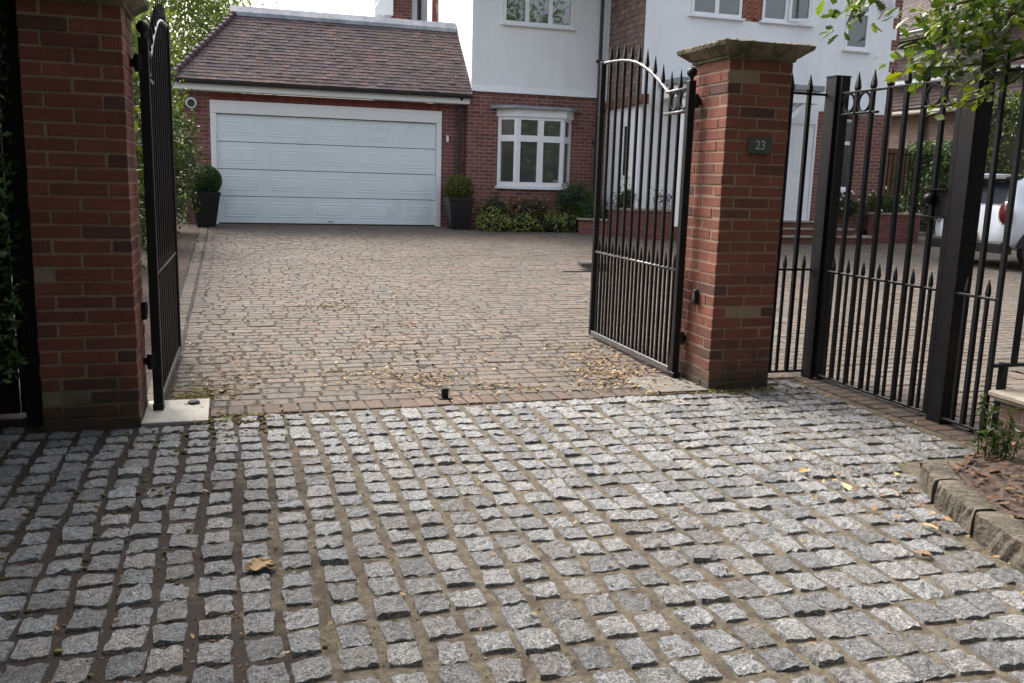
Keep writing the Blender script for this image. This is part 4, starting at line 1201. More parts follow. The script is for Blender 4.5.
mb.build('foliage', M['leaf_dense'], hd)

def stake_shrub(x, y, h, rx, n, size, lab, mat='leaf', cols=None):
    t = thing('climbing_shrub', lab, 'shrub', (x, y, zg(y)), 'leafy shrubs along the left side of the drive')
    mb = MB(); mb.sphere((x - .25, y, zg(y) + h * .5), (rx * .62, rx * .95, h * .46), 12, 9, jit=.15); mb.build('inner_twigs', M['core'], t)
    mb = MB(); leaf_cloud(mb, clumps(n // 9, 16, (x - .08, y, zg(y) + h * .5), (rx, rx * 1.3, h * .5), .10, .65), size, .5, cols=cols); mb.build('foliage', M[mat], t)
GC = [(.62, .66, .6), (.45, .55, .52), (.85, .82, .65), (.35, .45, .4)]
stake_shrub(-1.25, 8.4, 2.3, .5, 1500, .09, 'leafy shrub just behind the left gate', 'leaf', GC)
stake_shrub(-1.32, 10.4, 2.5, .6, 1800, .09, 'leafy shrub second behind the left gate', 'leaf', GC)
stake_shrub(-1.42, 12.8, 2.9, .75, 2400, .09, 'tall leafy shrub halfway to the garage, seen past the left gate', 'leaf', GC)
stake_shrub(-1.15, 15.2, 3.0, .74, 2600, .085, 'tall leafy shrub reaching up towards the security lamp', 'leaf', GC)
stake_shrub(-.98, 17.0, 2.1, .52, 1600, .08, 'lower leafy shrub beside the left topiary planter', 'leaf', GC)
def tree(name, lab, x, y, h, crown, n_cl, per, size, mat, cols=None, tr=.22, cr=.45, group=None, zb=None, shell=.45, stretch=1.0):
    t = thing(name, lab, 'tree', (x, y, zg(y)), group)
    z0 = zg(y); cz = h - crown[2]
    mb = MB()
    mb.tube([(x, y, z0 - .1), (x + .05, y + .05, z0 + h * .3), (x - .05, y, z0 + h * .6), (x, y, z0 + h * .85)], [tr, tr * .8, tr * .55, tr * .2], 10)
    mb.build('trunk', M['bark'], t)
    mb = MB()
    for k in range(9):
        a = k * 2.4; s = h * (.35 + .05 * k)
        mb.tube([(x, y, z0 + s), (x + crown[0] * .4 * math.cos(a), y + crown[1] * .4 * math.sin(a), z0 + s + h * .1), (x + crown[0] * .8 * math.cos(a), y + crown[1] * .8 * math.sin(a), z0 + s + h * .2)], [tr * .4, tr * .25, tr * .08], 7)
    mb.build('limbs', M['bark'], t)
    mb = MB(); leaf_cloud(mb, clumps(n_cl, per, (x, y, z0 + cz), crown, cr, shell), size, .6, cols=cols); mb.build('crown', M[mat], t)
    return t
FC = [(1, 1, 1), (1.3, 1.25, 1), (.75, .85, .75), (1.1, 1.1, .6)]
tree('broadleaf_tree', 'tall pale green tree standing behind the hipped end of the garage roof', -2.6, 31, 9.6, (3.6, 3.2, 4.2), 420, 90, .13, 'leaf_far', FC, .25, .5, 'trees behind the garage')
tree('broadleaf_tree', 'pale green tree further left, glimpsed above the left gate', -6.4, 28, 9.8, (3.0, 3.0, 4.4), 300, 90, .13, 'leaf_far', FC, .25, .5, 'trees behind the garage')
tree('broadleaf_tree', 'smaller light green tree between the left shrubs and the garage eaves', -2.9, 22.5, 5.2, (1.7, 1.6, 2.2), 200, 80, .10, 'leaf_far', FC, .14, .3, 'trees behind the garage')

# ------------------------------------------------------------------ right side: neighbour, hedge, gate, car
ne = thing('neighbouring_house', 'brown tile-hung neighbouring house seen through the railings at the right', 'house', (18.5, 19, .4))
mb = MB(); mb.box(18.6, 19, 10, 25, 0, 3.52); mb.build('brick_wall', M['neighbour_brick'], ne)
mb = MB(); mb.box(18.56, 19, 10, 25, 3.66, 5.6); mb.build('tile_backing', M['car_black'], ne)
mb = MB(); tiles_plane(mb, (18.55, 25, 3.68), (0, -1, 0), (0, 0, 1), (-1, 0, 0), 13, .68, .1, .2, None, TPAL, .02)
tiles_plane(mb, (18.55, 25, 4.46), (0, -1, 0), (0, 0, 1), (-1, 0, 0), 13, 1.12, .1, .2, None, TPAL, .02); mb.build('tile_hanging', M['neighbour_tile'], ne)
mb = MB(); mb.prism([(18.35, 4.36), (18.56, 4.50), (18.56, 4.36)], 12, 25, 'y'); mb.build('lead_flashing', M['lead'], ne)
mb = MB(); mb.box(18.30, 18.599, 12, 25, 3.525, 3.60); mb.box(18.2, 18.55, 12, 25, 5.6, 5.72); mb.build('eaves_board', M['concrete'], ne)
mb = MB(); mb.add([(18.1, 10, 5.73), (18.1, 25, 5.73), (22, 25, 8.5), (22, 10, 8.5)], [(0, 3, 2, 1)]); mb.build('roof_deck', M['car_black'], ne)
mb = MB(); L_ = math.hypot(3.9, 2.77); tiles_plane(mb, (18.1, 25, 5.74), (0, -1, 0), (3.9 / L_, 0, 2.77 / L_), (-2.77 / L_, 0, 3.9 / L_), 13, 3.0, .12, .2, None, TPAL, .02)
mb.build('roof', M['neighbour_tile'], ne)
mb = MB(); mb.tube([(18.52, 21.2, .4), (18.52, 21.2, 5.6)], .05, 8); mb.build('downpipe', M['gutter'], ne)

wg = thing('wooden_gate', 'brown close-boarded wooden gate beside the right corner of the white house', 'gate', (15.8, 19.2, .4))
mb = MB()
for i in range(14): mb.box(14.7 + i * .125, 14.7 + i * .125 + .119, 19.2 + (.006 if i % 2 else 0), 19.225 + (.006 if i % 2 else 0), .45, 2.42)
mb.build('boards', M['timber'], wg)
mb = MB(); mb.box(14.6, 16.5, 19.228, 19.28, .7, .8); mb.box(14.6, 16.5, 19.228, 19.28, 2.1, 2.2); mb.build('ledge', M['timber'], wg)
ir = thing('garden_railing', 'tall thin black railing in front of the wooden gate and ivy', 'railing', (16.3, 18.8, .35))
for z in (.55, 2.25): 
    mb = MB(); mb.box(14.3, 17.6, 18.78, 18.80, z, z + .03); mb.build('rail', M['black_metal'], ir)
for i in range(26):
    mb = MB(); mb.box(14.4 + i * .125, 14.416 + i * .125, 18.782, 18.798, .36, 2.38); mb.build('bar', M['black_metal'], ir)

def hedge_thing(name, lab, cat, x0, x1, y0, y1, z0, z1, n, size, mat, cols, faces=3):
    t = thing(name, lab, cat, ((x0 + x1) / 2, (y0 + y1) / 2, z0))
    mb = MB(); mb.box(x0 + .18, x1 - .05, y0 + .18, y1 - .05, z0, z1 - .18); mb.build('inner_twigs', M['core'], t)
    mb = MB(); a = n // 3
    w = lambda k: .10 * np.sin(k * 5) 
    P1 = np.stack([x0 + RNG.uniform(-.1, .28, a), RNG.uniform(y0, y1, a), RNG.uniform(z0, z1, a)], 1); P1[:, 0] += .09 * np.sin(P1[:, 1] * 4 + P1[:, 2] * 3)
    P2 = np.stack([RNG.uniform(x0, x1, a), y0 + RNG.uniform(-.1, .28, a), RNG.uniform(z0, z1, a)], 1); P2[:, 1] += .09 * np.sin(P2[:, 0] * 4 + P2[:, 2] * 3)
    P3 = np.stack([RNG.uniform(x0, x1, a), RNG.uniform(y0, y1, a), z1 + RNG.uniform(-.28, .12, a)], 1); P3[:, 2] += .12 * np.sin(P3[:, 0] * 3 + P3[:, 1] * 2.3)
    leaf_cloud(mb, np.concatenate([P1, P2, P3]), size, .6, cols=cols); mb.build('foliage', M[mat], t)
hedge_thing('garden_hedge', 'tall green hedge behind the white car, lighter along its top', 'hedge', 16.75, 18.1, 13.0, 17.75, .2, 3.45, 15000, .085, 'leaf', [(.8, .9, .8), (1.2, 1.2, .9), (.6, .75, .7)])
hedge_thing('ivy_screen', 'dark ivy mass between the garden railing and the hedge', 'ivy', 16.95, 18.1, 18.3, 20.2, .4, 2.45, 6500, .09, 'leaf_dense', [(.9, .9, 1), (1.3, 1.3, 1.2), (.6, .7, .7)])

# car: rear faces the drive (towards -X), driver's side towards the camera
def make_car(x0, yc, zb):
    t = thing('parked_car', 'white compact car with black roof spoiler and red rear lamps behind the railings', 'car', (x0 + 2.0, yc, zb))
    prof = [(.70, .30), (.80, .34), (.875, .50), (.893, .72), (.885, .90), (.84, 1.04), (.78, 1.12), (.715, 1.40), (.66, 1.505), (.52, 1.545), (.25, 1.56), (0, 1.562)]
    def rear(z):                                      # rear face profile: x offset with height
        return np.interp(z, [.30, .45, .62, .75, 1.0, 1.1, 1.5, 1.56], [.10, .02, .0, .05, .07, .10, .30, .36])
    st = [(0, 1, 0, 0), (.12, 1, 0, 0), (.6, 1, 0, 0), (1.4, 1, 0, 0), (2.2, 1, 0, 0), (2.7, 1, 0, 0), (3.0, 1, 1, .5), (3.35, 1, 1, 1), (3.9, .97, 1, 1), (4.08, .88, 1, 1.1)]
    v = []; f = []
    m = 2 * len(prof) - 1
    for k, (x, ws, cut, _) in enumerate(st):
        pts = []
        for (hw, z) in prof:
            zz = z; ww = hw * ws
            if k == 0: ww *= .955
            if cut and z > 1.0:
                top = 1.02 if _ >= 1 else 1.3
                if _ > 1: top = .95
                zz = 1.0 + (min(z, 1.56) - 1.0) / .56 * (top - 1.0); ww = hw * ws if z < 1.2 else hw * ws * .97
            xx = x + (rear(z) if k == 0 else (rear(z) * .9 if k == 1 else 0))
            pts.append((xx, ww, zz))
        ring = [(x0 + a, yc - b, zb + c) for a, b, c in pts] + [(x0 + a, yc + b, zb + c) for a, b, c in pts[:-1][::-1]]
        v += ring
    for k in range(len(st) - 1):
        for j in range(m):
            f.append((k * m + j, k * m + (j + 1) % m, (k + 1) * m + (j + 1) % m, (k + 1) * m + j))
    nP = len(prof)
    for kk in (0, len(st) - 1):
        b = kk * m
        for j in range(nP - 2):
            q = (b + j, b + m - 1 - j, b + m - 2 - j, b + j + 1); f.append(q if kk == 0 else q[::-1])
        q = (b + nP - 2, b + nP, b + nP - 1); f.append(q if kk == 0 else q[::-1])
    mb = MB(); mb.add(v, f); body = mb.build('body', M['car_white'], t, smooth=True, sub=1)
    # glass: side band and rear screen set just proud of the shell
    mb = MB()
    for s in (-1, 1):
        for (xa, xb, xc, xd) in ((.42, 1.28, 1.28, .62), (1.34, 2.30, 2.30, 1.34), (2.36, 3.02, 2.66, 2.36)):
            Y = lambda hw: yc + s * (hw + .006)
            q = [(x0 + xa, Y(.792), zb + 1.11), (x0 + xb, Y(.792), zb + 1.11), (x0 + xc, Y(.705), zb + 1.44), (x0 + xd, Y(.705), zb + 1.44)]
            mb.add(q, [(0, 1, 2, 3) if s < 0 else (3, 2, 1, 0)])
    mb.build('side_window', M['car_glass'], t)
    mb = MB(); q = [(x0 + .088, yc - .66, zb + 1.10), (x0 + .27, yc - .60, zb + 1.46), (x0 + .27, yc + .60, zb + 1.46), (x0 + .088, yc + .66, zb + 1.10)]
    q2 = [(a + .03, b, c) for a, b, c in q]
    mb.add(q + q2, [(0, 1, 2, 3), (0, 4, 5, 1), (1, 5, 6, 2), (2, 6, 7, 3), (3, 7, 4, 0)]); mb.build('rear_window', M['car_glass'], t)
    mb = MB(); mb.prism([(x0 + .10, zb + 1.50), (x0 + .12, zb + 1.545), (x0 + .50, zb + 1.585), (x0 + .50, zb + 1.53), (x0 + .3, zb + 1.47)], yc - .63, yc + .63, 'y'); mb.build('spoiler', M['car_black'], t, bevel=.012)
    for s in (-1, 1):
        mb = MB(); mb.tube([(x0 + .55, yc + s * .60, zb + 1.56), (x0 + .65, yc + s * .60, zb + 1.60), (x0 + 2.2, yc + s * .60, zb + 1.61), (x0 + 2.35, yc + s * .60, zb + 1.57)], .016, 8); mb.build('roof_rail', M['chrome'], t, smooth=True)
    # bumper and arches
    mb = MB(); mb.prism([(x0 - .012, zb + .27), (x0 - .02, zb + .43), (x0 + .02, zb + .46), (x0 + .25, zb + .46), (x0 + .25, zb + .25)], yc - .80, yc + .80, 'y'); bmp = mb.build('rear_bumper', M['car_black'], t, bevel=.015)
    mb = MB(); mb.prism([(x0 - .035, zb + .46), (x0 - .035, zb + .585), (x0 + .02, zb + .60), (x0 + .02, zb + .45)], yc - .26, yc + .26, 'y'); mb.build('number_plate', M['plate'], t)
    for s in (-1, 1):
        yl = yc + s * .765
        mb = MB(); v = []; f = []; n = 20
        for (rr, xo) in ((1.0, .02), (1.0, -.028), (.8, -.045), (0, -.05)):
            for i in range(n):
                a = 2 * math.pi * i / n; v.append((x0 + .045 + xo - (0), yl + .098 * rr * math.cos(a), zb + .94 + .175 * rr * math.sin(a)))
        for j in range(3):
            for i in range(n): f.append((j * n + i, (j + 1) * n + i, (j + 1) * n + (i + 1) % n, j * n + (i + 1) % n))
        mb.add(v, f); lamp_ = mb.build('rear_lamp', M['lamp_red'], t, smooth=True)
        mb = MB(); v = []; f = []
        for (sc, xo) in ((1.0, -.02), (1.14, -.03), (1.2, -.01), (1.18, .03)):
            for i in range(n):
                a = 2 * math.pi * i / n; v.append((x0 + .045 + xo, yl + .098 * sc * math.cos(a), zb + .94 + .175 * (1 + (sc - 1) * .6) * math.sin(a)))
        for j in range(3):
            for i in range(n): f.append((j * n + i, (j + 1) * n + i, (j + 1) * n + (i + 1) % n, j * n + (i + 1) % n))
        mb.add(v, f); mb.build('lamp_ring', M['chrome'], lamp_, smooth=True)
    mb = MB(); mb.tube([(x0 + .025, yc - .06, zb + .80), (x0 + .0, yc, zb + .80), (x0 + .025, yc + .06, zb + .80)], .018, 8); mb.build('boot_handle', M['chrome'], t)
    for xw in (.72, 3.30):
        for s in (-1, 1):
            yw = yc + s * .80
            mb = MB(); mb.ring((x0 + xw, yw, zb + .325), .235, .09, 'y', 28, 10, flat=.10); wh = mb.build('wheel', M['tyre'], t, smooth=True)
            mb = MB()
            for k in range(5):
                a = 2 * math.pi * k / 5; mb.tube([(x0 + xw, yw + s * .06, zb + .325), (x0 + xw + .2 * math.cos(a), yw + s * .08, zb + .325 + .2 * math.sin(a))], [.04, .025], 6)
            mb.ring((x0 + xw, yw + s * .06, zb + .325), .205, .018, 'y', 24, 6); mb.build('rim', M['chrome'], wh)
            mb = MB(); mb.lathe((0, 0, 0), [(.19, 0), (.19, .02)], 20); d = mb.build('hub_back', M['car_black'], wh)
            d.data.transform(Matrix.Translation(Vector((x0 + xw, yw, zb + .325)) - Vector(ORG[t.name])) @ Matrix.Rotation(R(90), 4, 'X') @ Matrix.Translation(Vector(ORG[t.name])))
            mb = MB(); n = 16; v = []; f = []
            for i in range(n + 1):
                a = math.pi * i / n - .1 + .2 * i / n * 0
                for (rr, yo) in ((.345, .06), (.345, .106), (.44, .106), (.44, .05)):
                    v.append((x0 + xw + rr * math.cos(a), yw + s * yo, zb + .325 + rr * math.sin(a)))
            for i in range(n):
                for j in range(4): f.append((i * 4 + j, i * 4 + (j + 1) % 4, i * 4 + 4 + (j + 1) % 4, i * 4 + 4 + j))
            mb.add(v, f); mb.build('arch_trim', M['car_black'], t)
            mb = MB(); mb.lathe((0, 0, 0), [(.36, 0), (.36, .012)], 24); d = mb.build('wheel_well', M['car_black'], t)
            d.data.transform(Matrix.Translation(Vector((x0 + xw, yc + s * .893, zb + .335)) - Vector(ORG[t.name])) @ Matrix.Rotation(R(90 if s < 0 else -90), 4, 'X') @ Matrix.Translation(Vector(ORG[t.name])))
    return t
make_car(12.35, 12.80, zg(12.8))

# small black bracket beyond the right gate
gb = thing('ground_bracket', 'low black metal bracket on the paving beyond the end of the right gate', 'bracket', (5.0, 12.3, zg(12.3)))
mb = MB(); z = zg(12.3); mb.prism([(4.93, z + .05), (4.90, z + .10), (5.35, z + .10), (5.35, z + .02), (4.99, z + .02)], 12.25, 12.40, 'y'); mb.build('arm', M['black_sheen'], gb)
mb = MB(); mb.box(4.55, 5.2, 12.05, 12.07, z - .005, z + .008); mb.build('channel', M['gutter'], gb)

# ------------------------------------------------------------------ overhanging oak
oak = thing('oak_tree', 'oak whose leafy branch hangs over the railing at the top right corner', 'tree', (6.6, 2.2, 0))
mb = MB(); mb.tube([(6.6, 2.2, -.1), (6.55, 2.25, 1.2), (6.5, 2.3, 2.8), (6.2, 2.2, 4.6), (6.0, 1.9, 6.5)], [.30, .24, .2, .14, .07], 12); mb.build('trunk', M['bark'], oak)
mb = MB(); ml = MB()
BR = []
def branch(pts, r0, r1):
    n = len(pts); mb.tube(pts, [r0 + (r1 - r0) * i / (n - 1) for i in range(n)], 7); BR.append(pts)
branch([(6.5, 2.3, 2.8), (5.9, 3.0, 2.95), (5.2, 3.7, 2.85), (4.6, 4.05, 2.58), (4.1, 4.2, 2.35), (3.72, 4.25, 2.22)], .06, .006)
branch([(5.2, 3.7, 2.85), (4.75, 3.95, 2.45), (4.45, 4.05, 2.22), (4.15, 4.12, 2.12), (3.8, 4.15, 2.07), (3.55, 4.2, 2.05)], .02, .004)
branch([(4.75, 3.95, 2.45), (4.45, 3.95, 2.55), (4.05, 4.0, 2.45), (3.7, 4.0, 2.38), (3.45, 4.0, 2.30)], .014, .004)
branch([(5.9, 3.0, 2.95), (5.0, 3.4, 3.1), (4.2, 3.7, 2.85), (3.6, 3.9, 2.68), (3.2, 4.0, 2.50), (3.06, 4.05, 2.34), (3.03, 4.08, 2.22)], .03, .004)
branch([(4.6, 4.05, 2.58), (4.42, 4.1, 2.25), (4.22, 4.15, 2.02), (4.0, 4.18, 1.91), (3.72, 4.2, 1.85)], .012, .003)
branch([(4.15, 4.12, 2.12), (3.95, 4.0, 2.08), (3.75, 3.95, 1.98), (3.62, 3.9, 1.93)], .008, .003)
mb.build('branch', M['bark'], oak)
LC = [(.9, 1.0, .75), (.7, .85, .75), (.55, .75, .7), (1.2, 1.2, .7), (.8, .95, .8), (.6, .8, .7)]
YC = [(2.6, 2.1, .5), (2.2, 2.0, .6), (1.9, 1.9, .7)]
def oak_leaves(pts, n, spread, size, pal, droop=.5, t0=.3, tilt=.7):
    P = [np.array(p) for p in pts]; k = len(P) - 1
    for _ in range(n):
        t = (t0 + (1 - t0) * RNG.random()) * k; i = min(int(t), k - 1); q = P[i] + (P[i + 1] - P[i]) * (t - i)
        q = q + RNG.normal(size=3) * np.array([spread, spread, spread * .7])
        d = RNG.normal(size=3); d[2] = d[2] * .5 - droop; d[0] -= .4
        n_ = RNG.normal(size=3) * .8; n_[2] += 1.2
        kk = RNG.uniform(.7, 1.3); c = tuple(z * kk for z in pal[RNG.integers(len(pal))])
        lobed_leaf(ml, q, d, n_, size * RNG.uniform(.5, 1.0), c, RNG.uniform(0, .3))
oak_leaves(BR[0], 330, .13, .105, LC, t0=.35)
oak_leaves(BR[0][2:], 220, .11, .10, LC, t0=.1)
oak_leaves(BR[1], 150, .07, .095, LC + YC[:1], t0=.3)
oak_leaves(BR[1][3:], 26, .05, .08, YC, t0=.3)
oak_leaves(BR[2], 190, .09, .10, LC, t0=.1)
oak_leaves(BR[3][3:], 70, .06, .09, LC + YC[1:], t0=.4)
oak_leaves(BR[3][:4], 150, .2, .11, LC, t0=.1)
oak_leaves(BR[4][2:], 34, .03, .085, YC + LC[3:4], t0=.3)
oak_leaves(BR[0][2:], 90, .12, .09, YC, t0=.1)
oak_leaves(BR[2], 25, .09, .09, YC, t0=.3)
oak_leaves(BR[5], 10, .03, .08, YC, t0=.5)
ml.build('foliage', M['leaf'], oak)
mb = MB()
leaf_cloud(mb, clumps(150, 60, (6.4, .6, 6.0), (3.6, 3.4, 2.5), .4, .4), .14, .6, cols=LC); leaf_cloud(mb, clumps(140, 60, (5.7, 4.4, 5.3), (2.6, 2.1, 1.5), .35, .3), .13, .6, cols=LC); mb.build('crown', M['leaf'], oak)  # second, unseen leaf mass added to shade the setts by the railing

# unseen street trees added behind the viewpoint to shade the road side of the gateway
for (x, y, h, lab) in ((-7.5, -4.6, 10.0, 'unseen street tree added for shade, farthest left'), (-2.2, -5.2, 10.5, 'unseen street tree added for shade, left of the gateway'),
                       (2.8, -5.6, 11.0, 'unseen street tree added for shade, opposite the gateway'), (7.8, -5.2, 10.5, 'unseen street tree added for shade, opposite the low wall'),
                       (13.0, -5.0, 10.0, 'unseen street tree added for shade, farthest right')):
    tree('added_street_tree', lab, x, y, h, (3.6, 3.2, 4.2), 190, 42, .24, 'leaf', LC, .25, .5, 'unseen street trees added for shade')
tree('added_shade_tree', 'unseen broad tree added above the dark hedge to shade the left side of the setts', -3.5, 3.6, 6.6, (2.7, 3.0, 1.6), 210, 60, .15, 'leaf', LC, .2, .4)  # out of view, added to darken the left of the setts
hb_ = thing('roadside_hedge', 'long clipped hedge on the far side of the road, behind the viewpoint', 'hedge', (0, -9.5, 0))
mb = MB(); mb.box(-14, 16, -10.4, -9.6, 0, 3.2); mb.build('inner_twigs', M['core'], hb_)
mb = MB(); n = 5000; leaf_cloud(mb, np.stack([RNG.uniform(-14, 16, n), RNG.uniform(-9.65, -9.4, n), RNG.uniform(0, 3.3, n)], 1), .2, .6); mb.build('foliage', M['leaf_dense'], hb_)

# ------------------------------------------------------------------ leaf litter
def flat_leaf(mb, x, y, z, s, col):
    a = RNG.uniform(0, 6.28); d = np.array([math.cos(a), math.sin(a), RNG.normal() * .25]); n = np.array([RNG.normal() * .3, RNG.normal() * .3, 1.0])
    lobed_leaf(mb, np.array([x, y, z]) - d * s * .5, d, n, s, col, RNG.uniform(-.3, .2))
def moss(n, cx, cy, sx, sy, r=.012):
    for _ in range(n):
        x = cx + RNG.normal() * sx; y = cy + RNG.normal() * sy; k = RNG.uniform(.5, 1.5)
        q = r * RNG.uniform(.5, 1.6); MOSS.sphere((x, y, zg(y) - .004), (q * 1.5, q, q * .8), 6, 4, (k, k, k), jit=.3)
MOSS = MB()
LP = [(.8, .68, .55), (1.05, .86, .55), (.6, .46, .42), (.42, .33, .34), (.75, .68, .5), (.95, .78, .62), (1.25, 1.25, 1.2)]
mb = MB()
def scatter(n, cx, cy, sx, sy, s, z=.012, pal=LP):
    for _ in range(n):
        x = cx + RNG.normal() * sx; y = cy + RNG.normal() * sy
        if y < 1 or (x > kerb_x(y) - .02 and z < .05): continue
        k = RNG.uniform(.6, 1.2); c = pal[RNG.integers(len(pal))]
        flat_leaf(mb, x, y, zg(y) + z, s * RNG.uniform(.35, 1.1), tuple(q * k for q in c))
for _ in range(5200):                                  # grit in the joints
    x = RNG.uniform(-1.2, 3.9); y = 1.75 + 3.5 * RNG.random() ** .9
    if x > kerb_x(y) - .02: continue
    q = RNG.uniform(.12, 1.0); flat_leaf(mb, x, y, -.0075, RNG.uniform(.006, .017), (q * 1.0, q * 1.15, q * 1.6) if RNG.random() < .4 else (q * .4, q * .34, q * .36))
for _ in range(330):
    x = RNG.uniform(-1, 3.8); y = 1.8 + 3.6 * RNG.random() ** .8
    if x > kerb_x(y) - .02: continue
    k = RNG.uniform(.5, 1.2); c = LP[RNG.integers(len(LP))]
    flat_leaf(mb, x, y, .004 + (.006 if RNG.random() < .4 else 0), RNG.uniform(.008, .028), tuple(q * k for q in c))
for _ in range(1500):
    x = -1.1 + 1.7 * RNG.random() ** 1.3; y = RNG.uniform(1.9, 5.3); k = RNG.uniform(.12, .5)
    flat_leaf(mb, x, y, -.008, RNG.uniform(.006, .02), (k, k * .72, k * .55))
scatter(260, 1.35, 5.8, .32, .2, .036); scatter(420, 1.2, 7.0, .75, .55, .036); scatter(420, 2.68, 6.1, .24, .36, .042); scatter(120, 2.85, 5.6, .25, .18, .035); scatter(420, .1, 6.6, .35, .5, .03); scatter(240, 1.2, 10.5, .8, 1.6, .045); scatter(220, 2.0, 8.2, .6, 1.0, .04)
scatter(30, 2.1, 5.6, .25, .1, .045); scatter(60, .9, 9.5, 1.0, 1.4, .05); scatter(60, 2.0, 8.5, .9, 1.5, .05); scatter(70, -.1, 6.6, .15, .7, .035)
scatter(200, 1.15, 5.95, .22, .16, .026, pal=[(.75, .6, .5), (.5, .4, .35), (1.0, .85, .6)]); scatter(260, 2.95, 3.1, .07, .45, .022, .004, [(.4, .32, .3), (.6, .48, .4), (.9, .75, .6)]); scatter(110, 3.7, 5.25, .25, .35, .04); scatter(60, 3.85, 4.5, .1, .5, .035); scatter(120, 2.9, 3.0, .18, .5, .035)
scatter(80, 5.5, 7.5, .9, 1.3, .05)
for (cx, cy, n, r) in ((1.35, 6.05, 90, .09), (.95, 6.3, 90, .10), (1.7, 5.75, 70, .07), (1.05, 7.3, 80, .13), (2.65, 6.0, 110, .10), (2.8, 6.45, 110, .12), (2.5, 5.65, 60, .07), (.95, 9.3, 90, .18), (1.5, 8.2, 70, .13), (2.9, 7.0, 70, .12), (.0, 6.0, 60, .08)):
    scatter(n, cx, cy, r * 1.4, r, .036, .008)
moss(90, .95, 9.4, .22, .22, .010); moss(70, 1.25, 6.9, .2, .18, .008); moss(60, -.22, 5.85, .08, .07, .012)
scatter(60, 7, 10, 1.6, 1.8, .055); scatter(60, -.5, 14, .1, 2.5, .05)
for _ in range(900):                                   # litter on the soil bed
    y = RNG.uniform(1.6, 3.85); xl = (kerb_x(y) + .15) if y < 3.35 else 3.30 + (y - 3.35) * 1.55
    x = xl + RNG.random() ** 1.3 * 1.8; k = RNG.uniform(.5, 1.1); c = LP[RNG.integers(4)]
    flat_leaf(mb, x, y, .085 if y < 3.35 else .055, RNG.uniform(.02, .07), (c[0] * k * .62, c[1] * k * .5, c[2] * k * .5))
o = mb.build('leaf_litter', M['dry_leaf']); o['kind'] = 'stuff'; o['label'] = 'scattered dry leaves and bits over the setts, drive and soil bed'; o['category'] = 'leaf litter'

mb = MB()                                              # moss tufts in the joints
moss(150, -.18, 5.92, .12, .14, .009); moss(110, .0, 6.3, .2, .5, .008); moss(120, .0, 5.25, .15, .06, .009); moss(200, -.65, 3.9, .28, .9, .006); moss(60, 1.95, 5.62, .1, .03, .008); moss(260, .5, 6.3, .6, .6, .0055); moss(160, 1.6, 6.6, .6, .8, .005); moss(150, -.1, 5.0, .2, .2, .006); moss(120, 3.3, 5.33, .25, .05, .01)
o = MOSS.build('moss', M['moss']); o['kind'] = 'stuff'; o['label'] = 'olive moss tufts growing between the paving joints'; o['category'] = 'moss'

# the few larger leaves that catch the eye
def big_leaf(x, y, s, col, lab, z=.01):
    mb = MB(); a = RNG.uniform(0, 6.28)
    for k in range(3 if s > .11 else 1):
        d = np.array([math.cos(a + k * .7), math.sin(a + k * .7), .06]); lobed_leaf(mb, np.array([x, y, z + .004 + k * .004]) - d * s * .5, d, np.array([.15, -.1, 1.0]), s, col, .1); tag(mb.build("fallen_leaf", M["dry_leaf"]), lab, 'leaf', 'larger fallen leaves on the setts')
big_leaf(.075, 3.14, .115, (.95, .85, .7), 'curled tan leaf lying on the setts left of centre')
big_leaf(2.545, 2.66, .07, (.8, .6, .6), 'small pinkish brown leaf on the setts near the kerb')
big_leaf(2.70, 3.65, .085, (1.25, 1.15, .6), 'long yellow leaf on the setts below the right pillar')
big_leaf(2.755, 3.40, .10, (1.1, 1.5, 1.4), 'pale green crumpled leaf on the setts left of the kerb end')
big_leaf(3.13, 3.505, .06, (1.3, 1.4, 1.0), 'pale leaf on the setts just beyond the kerb end')
big_leaf(2.76, 2.87, .08, (1.2, 1.1, .8), 'yellowish leaf leaning against the foot of the middle kerb stone', .02)

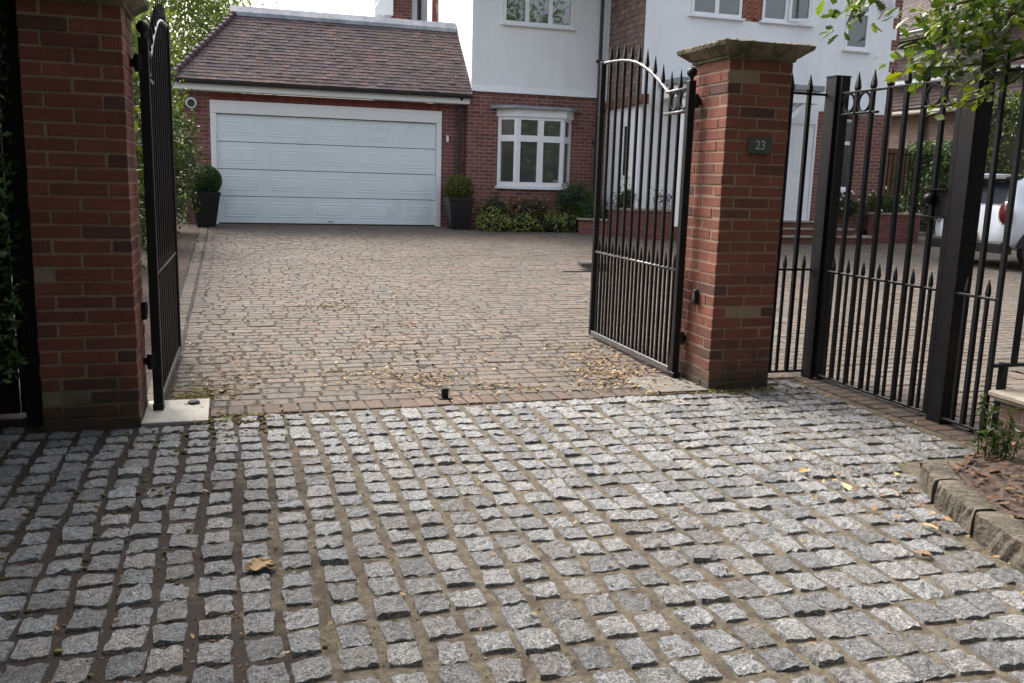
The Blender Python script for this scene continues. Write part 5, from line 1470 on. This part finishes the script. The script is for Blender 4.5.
# ------------------------------------------------------------------ world, sun, camera
SUN_EL, SUN_AZ = R(50), R(-24)          # azimuth measured from +Y towards +X: behind the house, a little to the left
w = bpy.data.worlds.new('World'); S.world = w; w.use_nodes = True
nt = w.node_tree; bg = nt.nodes['Background']
sky = nt.nodes.new('ShaderNodeTexSky'); sky.sky_type = 'NISHITA'; sky.sun_disc = False
sky.sun_elevation = SUN_EL; sky.sun_rotation = SUN_AZ; sky.air_density = 1.0; sky.dust_density = 9.0; sky.ozone_density = .6; sky.altitude = 50
hs = nt.nodes.new('ShaderNodeHueSaturation'); hs.inputs['Saturation'].default_value = .5      # overcast: a whiter sky
nt.links.new(sky.outputs[0], hs.inputs['Color']); nt.links.new(hs.outputs[0], bg.inputs[0]); bg.inputs[1].default_value = .15
sd = bpy.data.lights.new('Sun', 'SUN'); sd.energy = .5; sd.angle = R(22); sd.color = (1.0, .96, .90)
so = bpy.data.objects.new('Sun', sd); COL.objects.link(so)
dv = Vector((math.sin(SUN_AZ) * math.cos(SUN_EL), math.cos(SUN_AZ) * math.cos(SUN_EL), math.sin(SUN_EL)))
so.rotation_euler = dv.to_track_quat('Z', 'Y').to_euler()

F_, P_, RO, YA, HC = 898., .1793, -.02887, .3063, 1.40
fw = Vector((math.sin(YA) * math.cos(P_), math.cos(YA) * math.cos(P_), -math.sin(P_)))
rt = Vector((math.cos(YA), -math.sin(YA), 0)); up = rt.cross(fw)
rt2 = rt * math.cos(RO) - up * math.sin(RO); up2 = up * math.cos(RO) + rt * math.sin(RO)
cd = bpy.data.cameras.new('Camera'); cd.sensor_width = 36; cd.lens = 36 * F_ / 1024; cd.clip_start = .05; cd.clip_end = 2000
co = bpy.data.objects.new('Camera', cd); COL.objects.link(co)
m = Matrix((rt2, up2, -fw)).transposed().to_4x4(); m.translation = Vector((0, 0, HC)); co.matrix_world = m
S.camera = co
S.view_settings.view_transform = 'Standard'; S.view_settings.look = 'None'; S.view_settings.exposure = 1.78; S.view_settings.gamma = 1
S.cycles.max_bounces = 8; S.cycles.transparent_max_bounces = 16
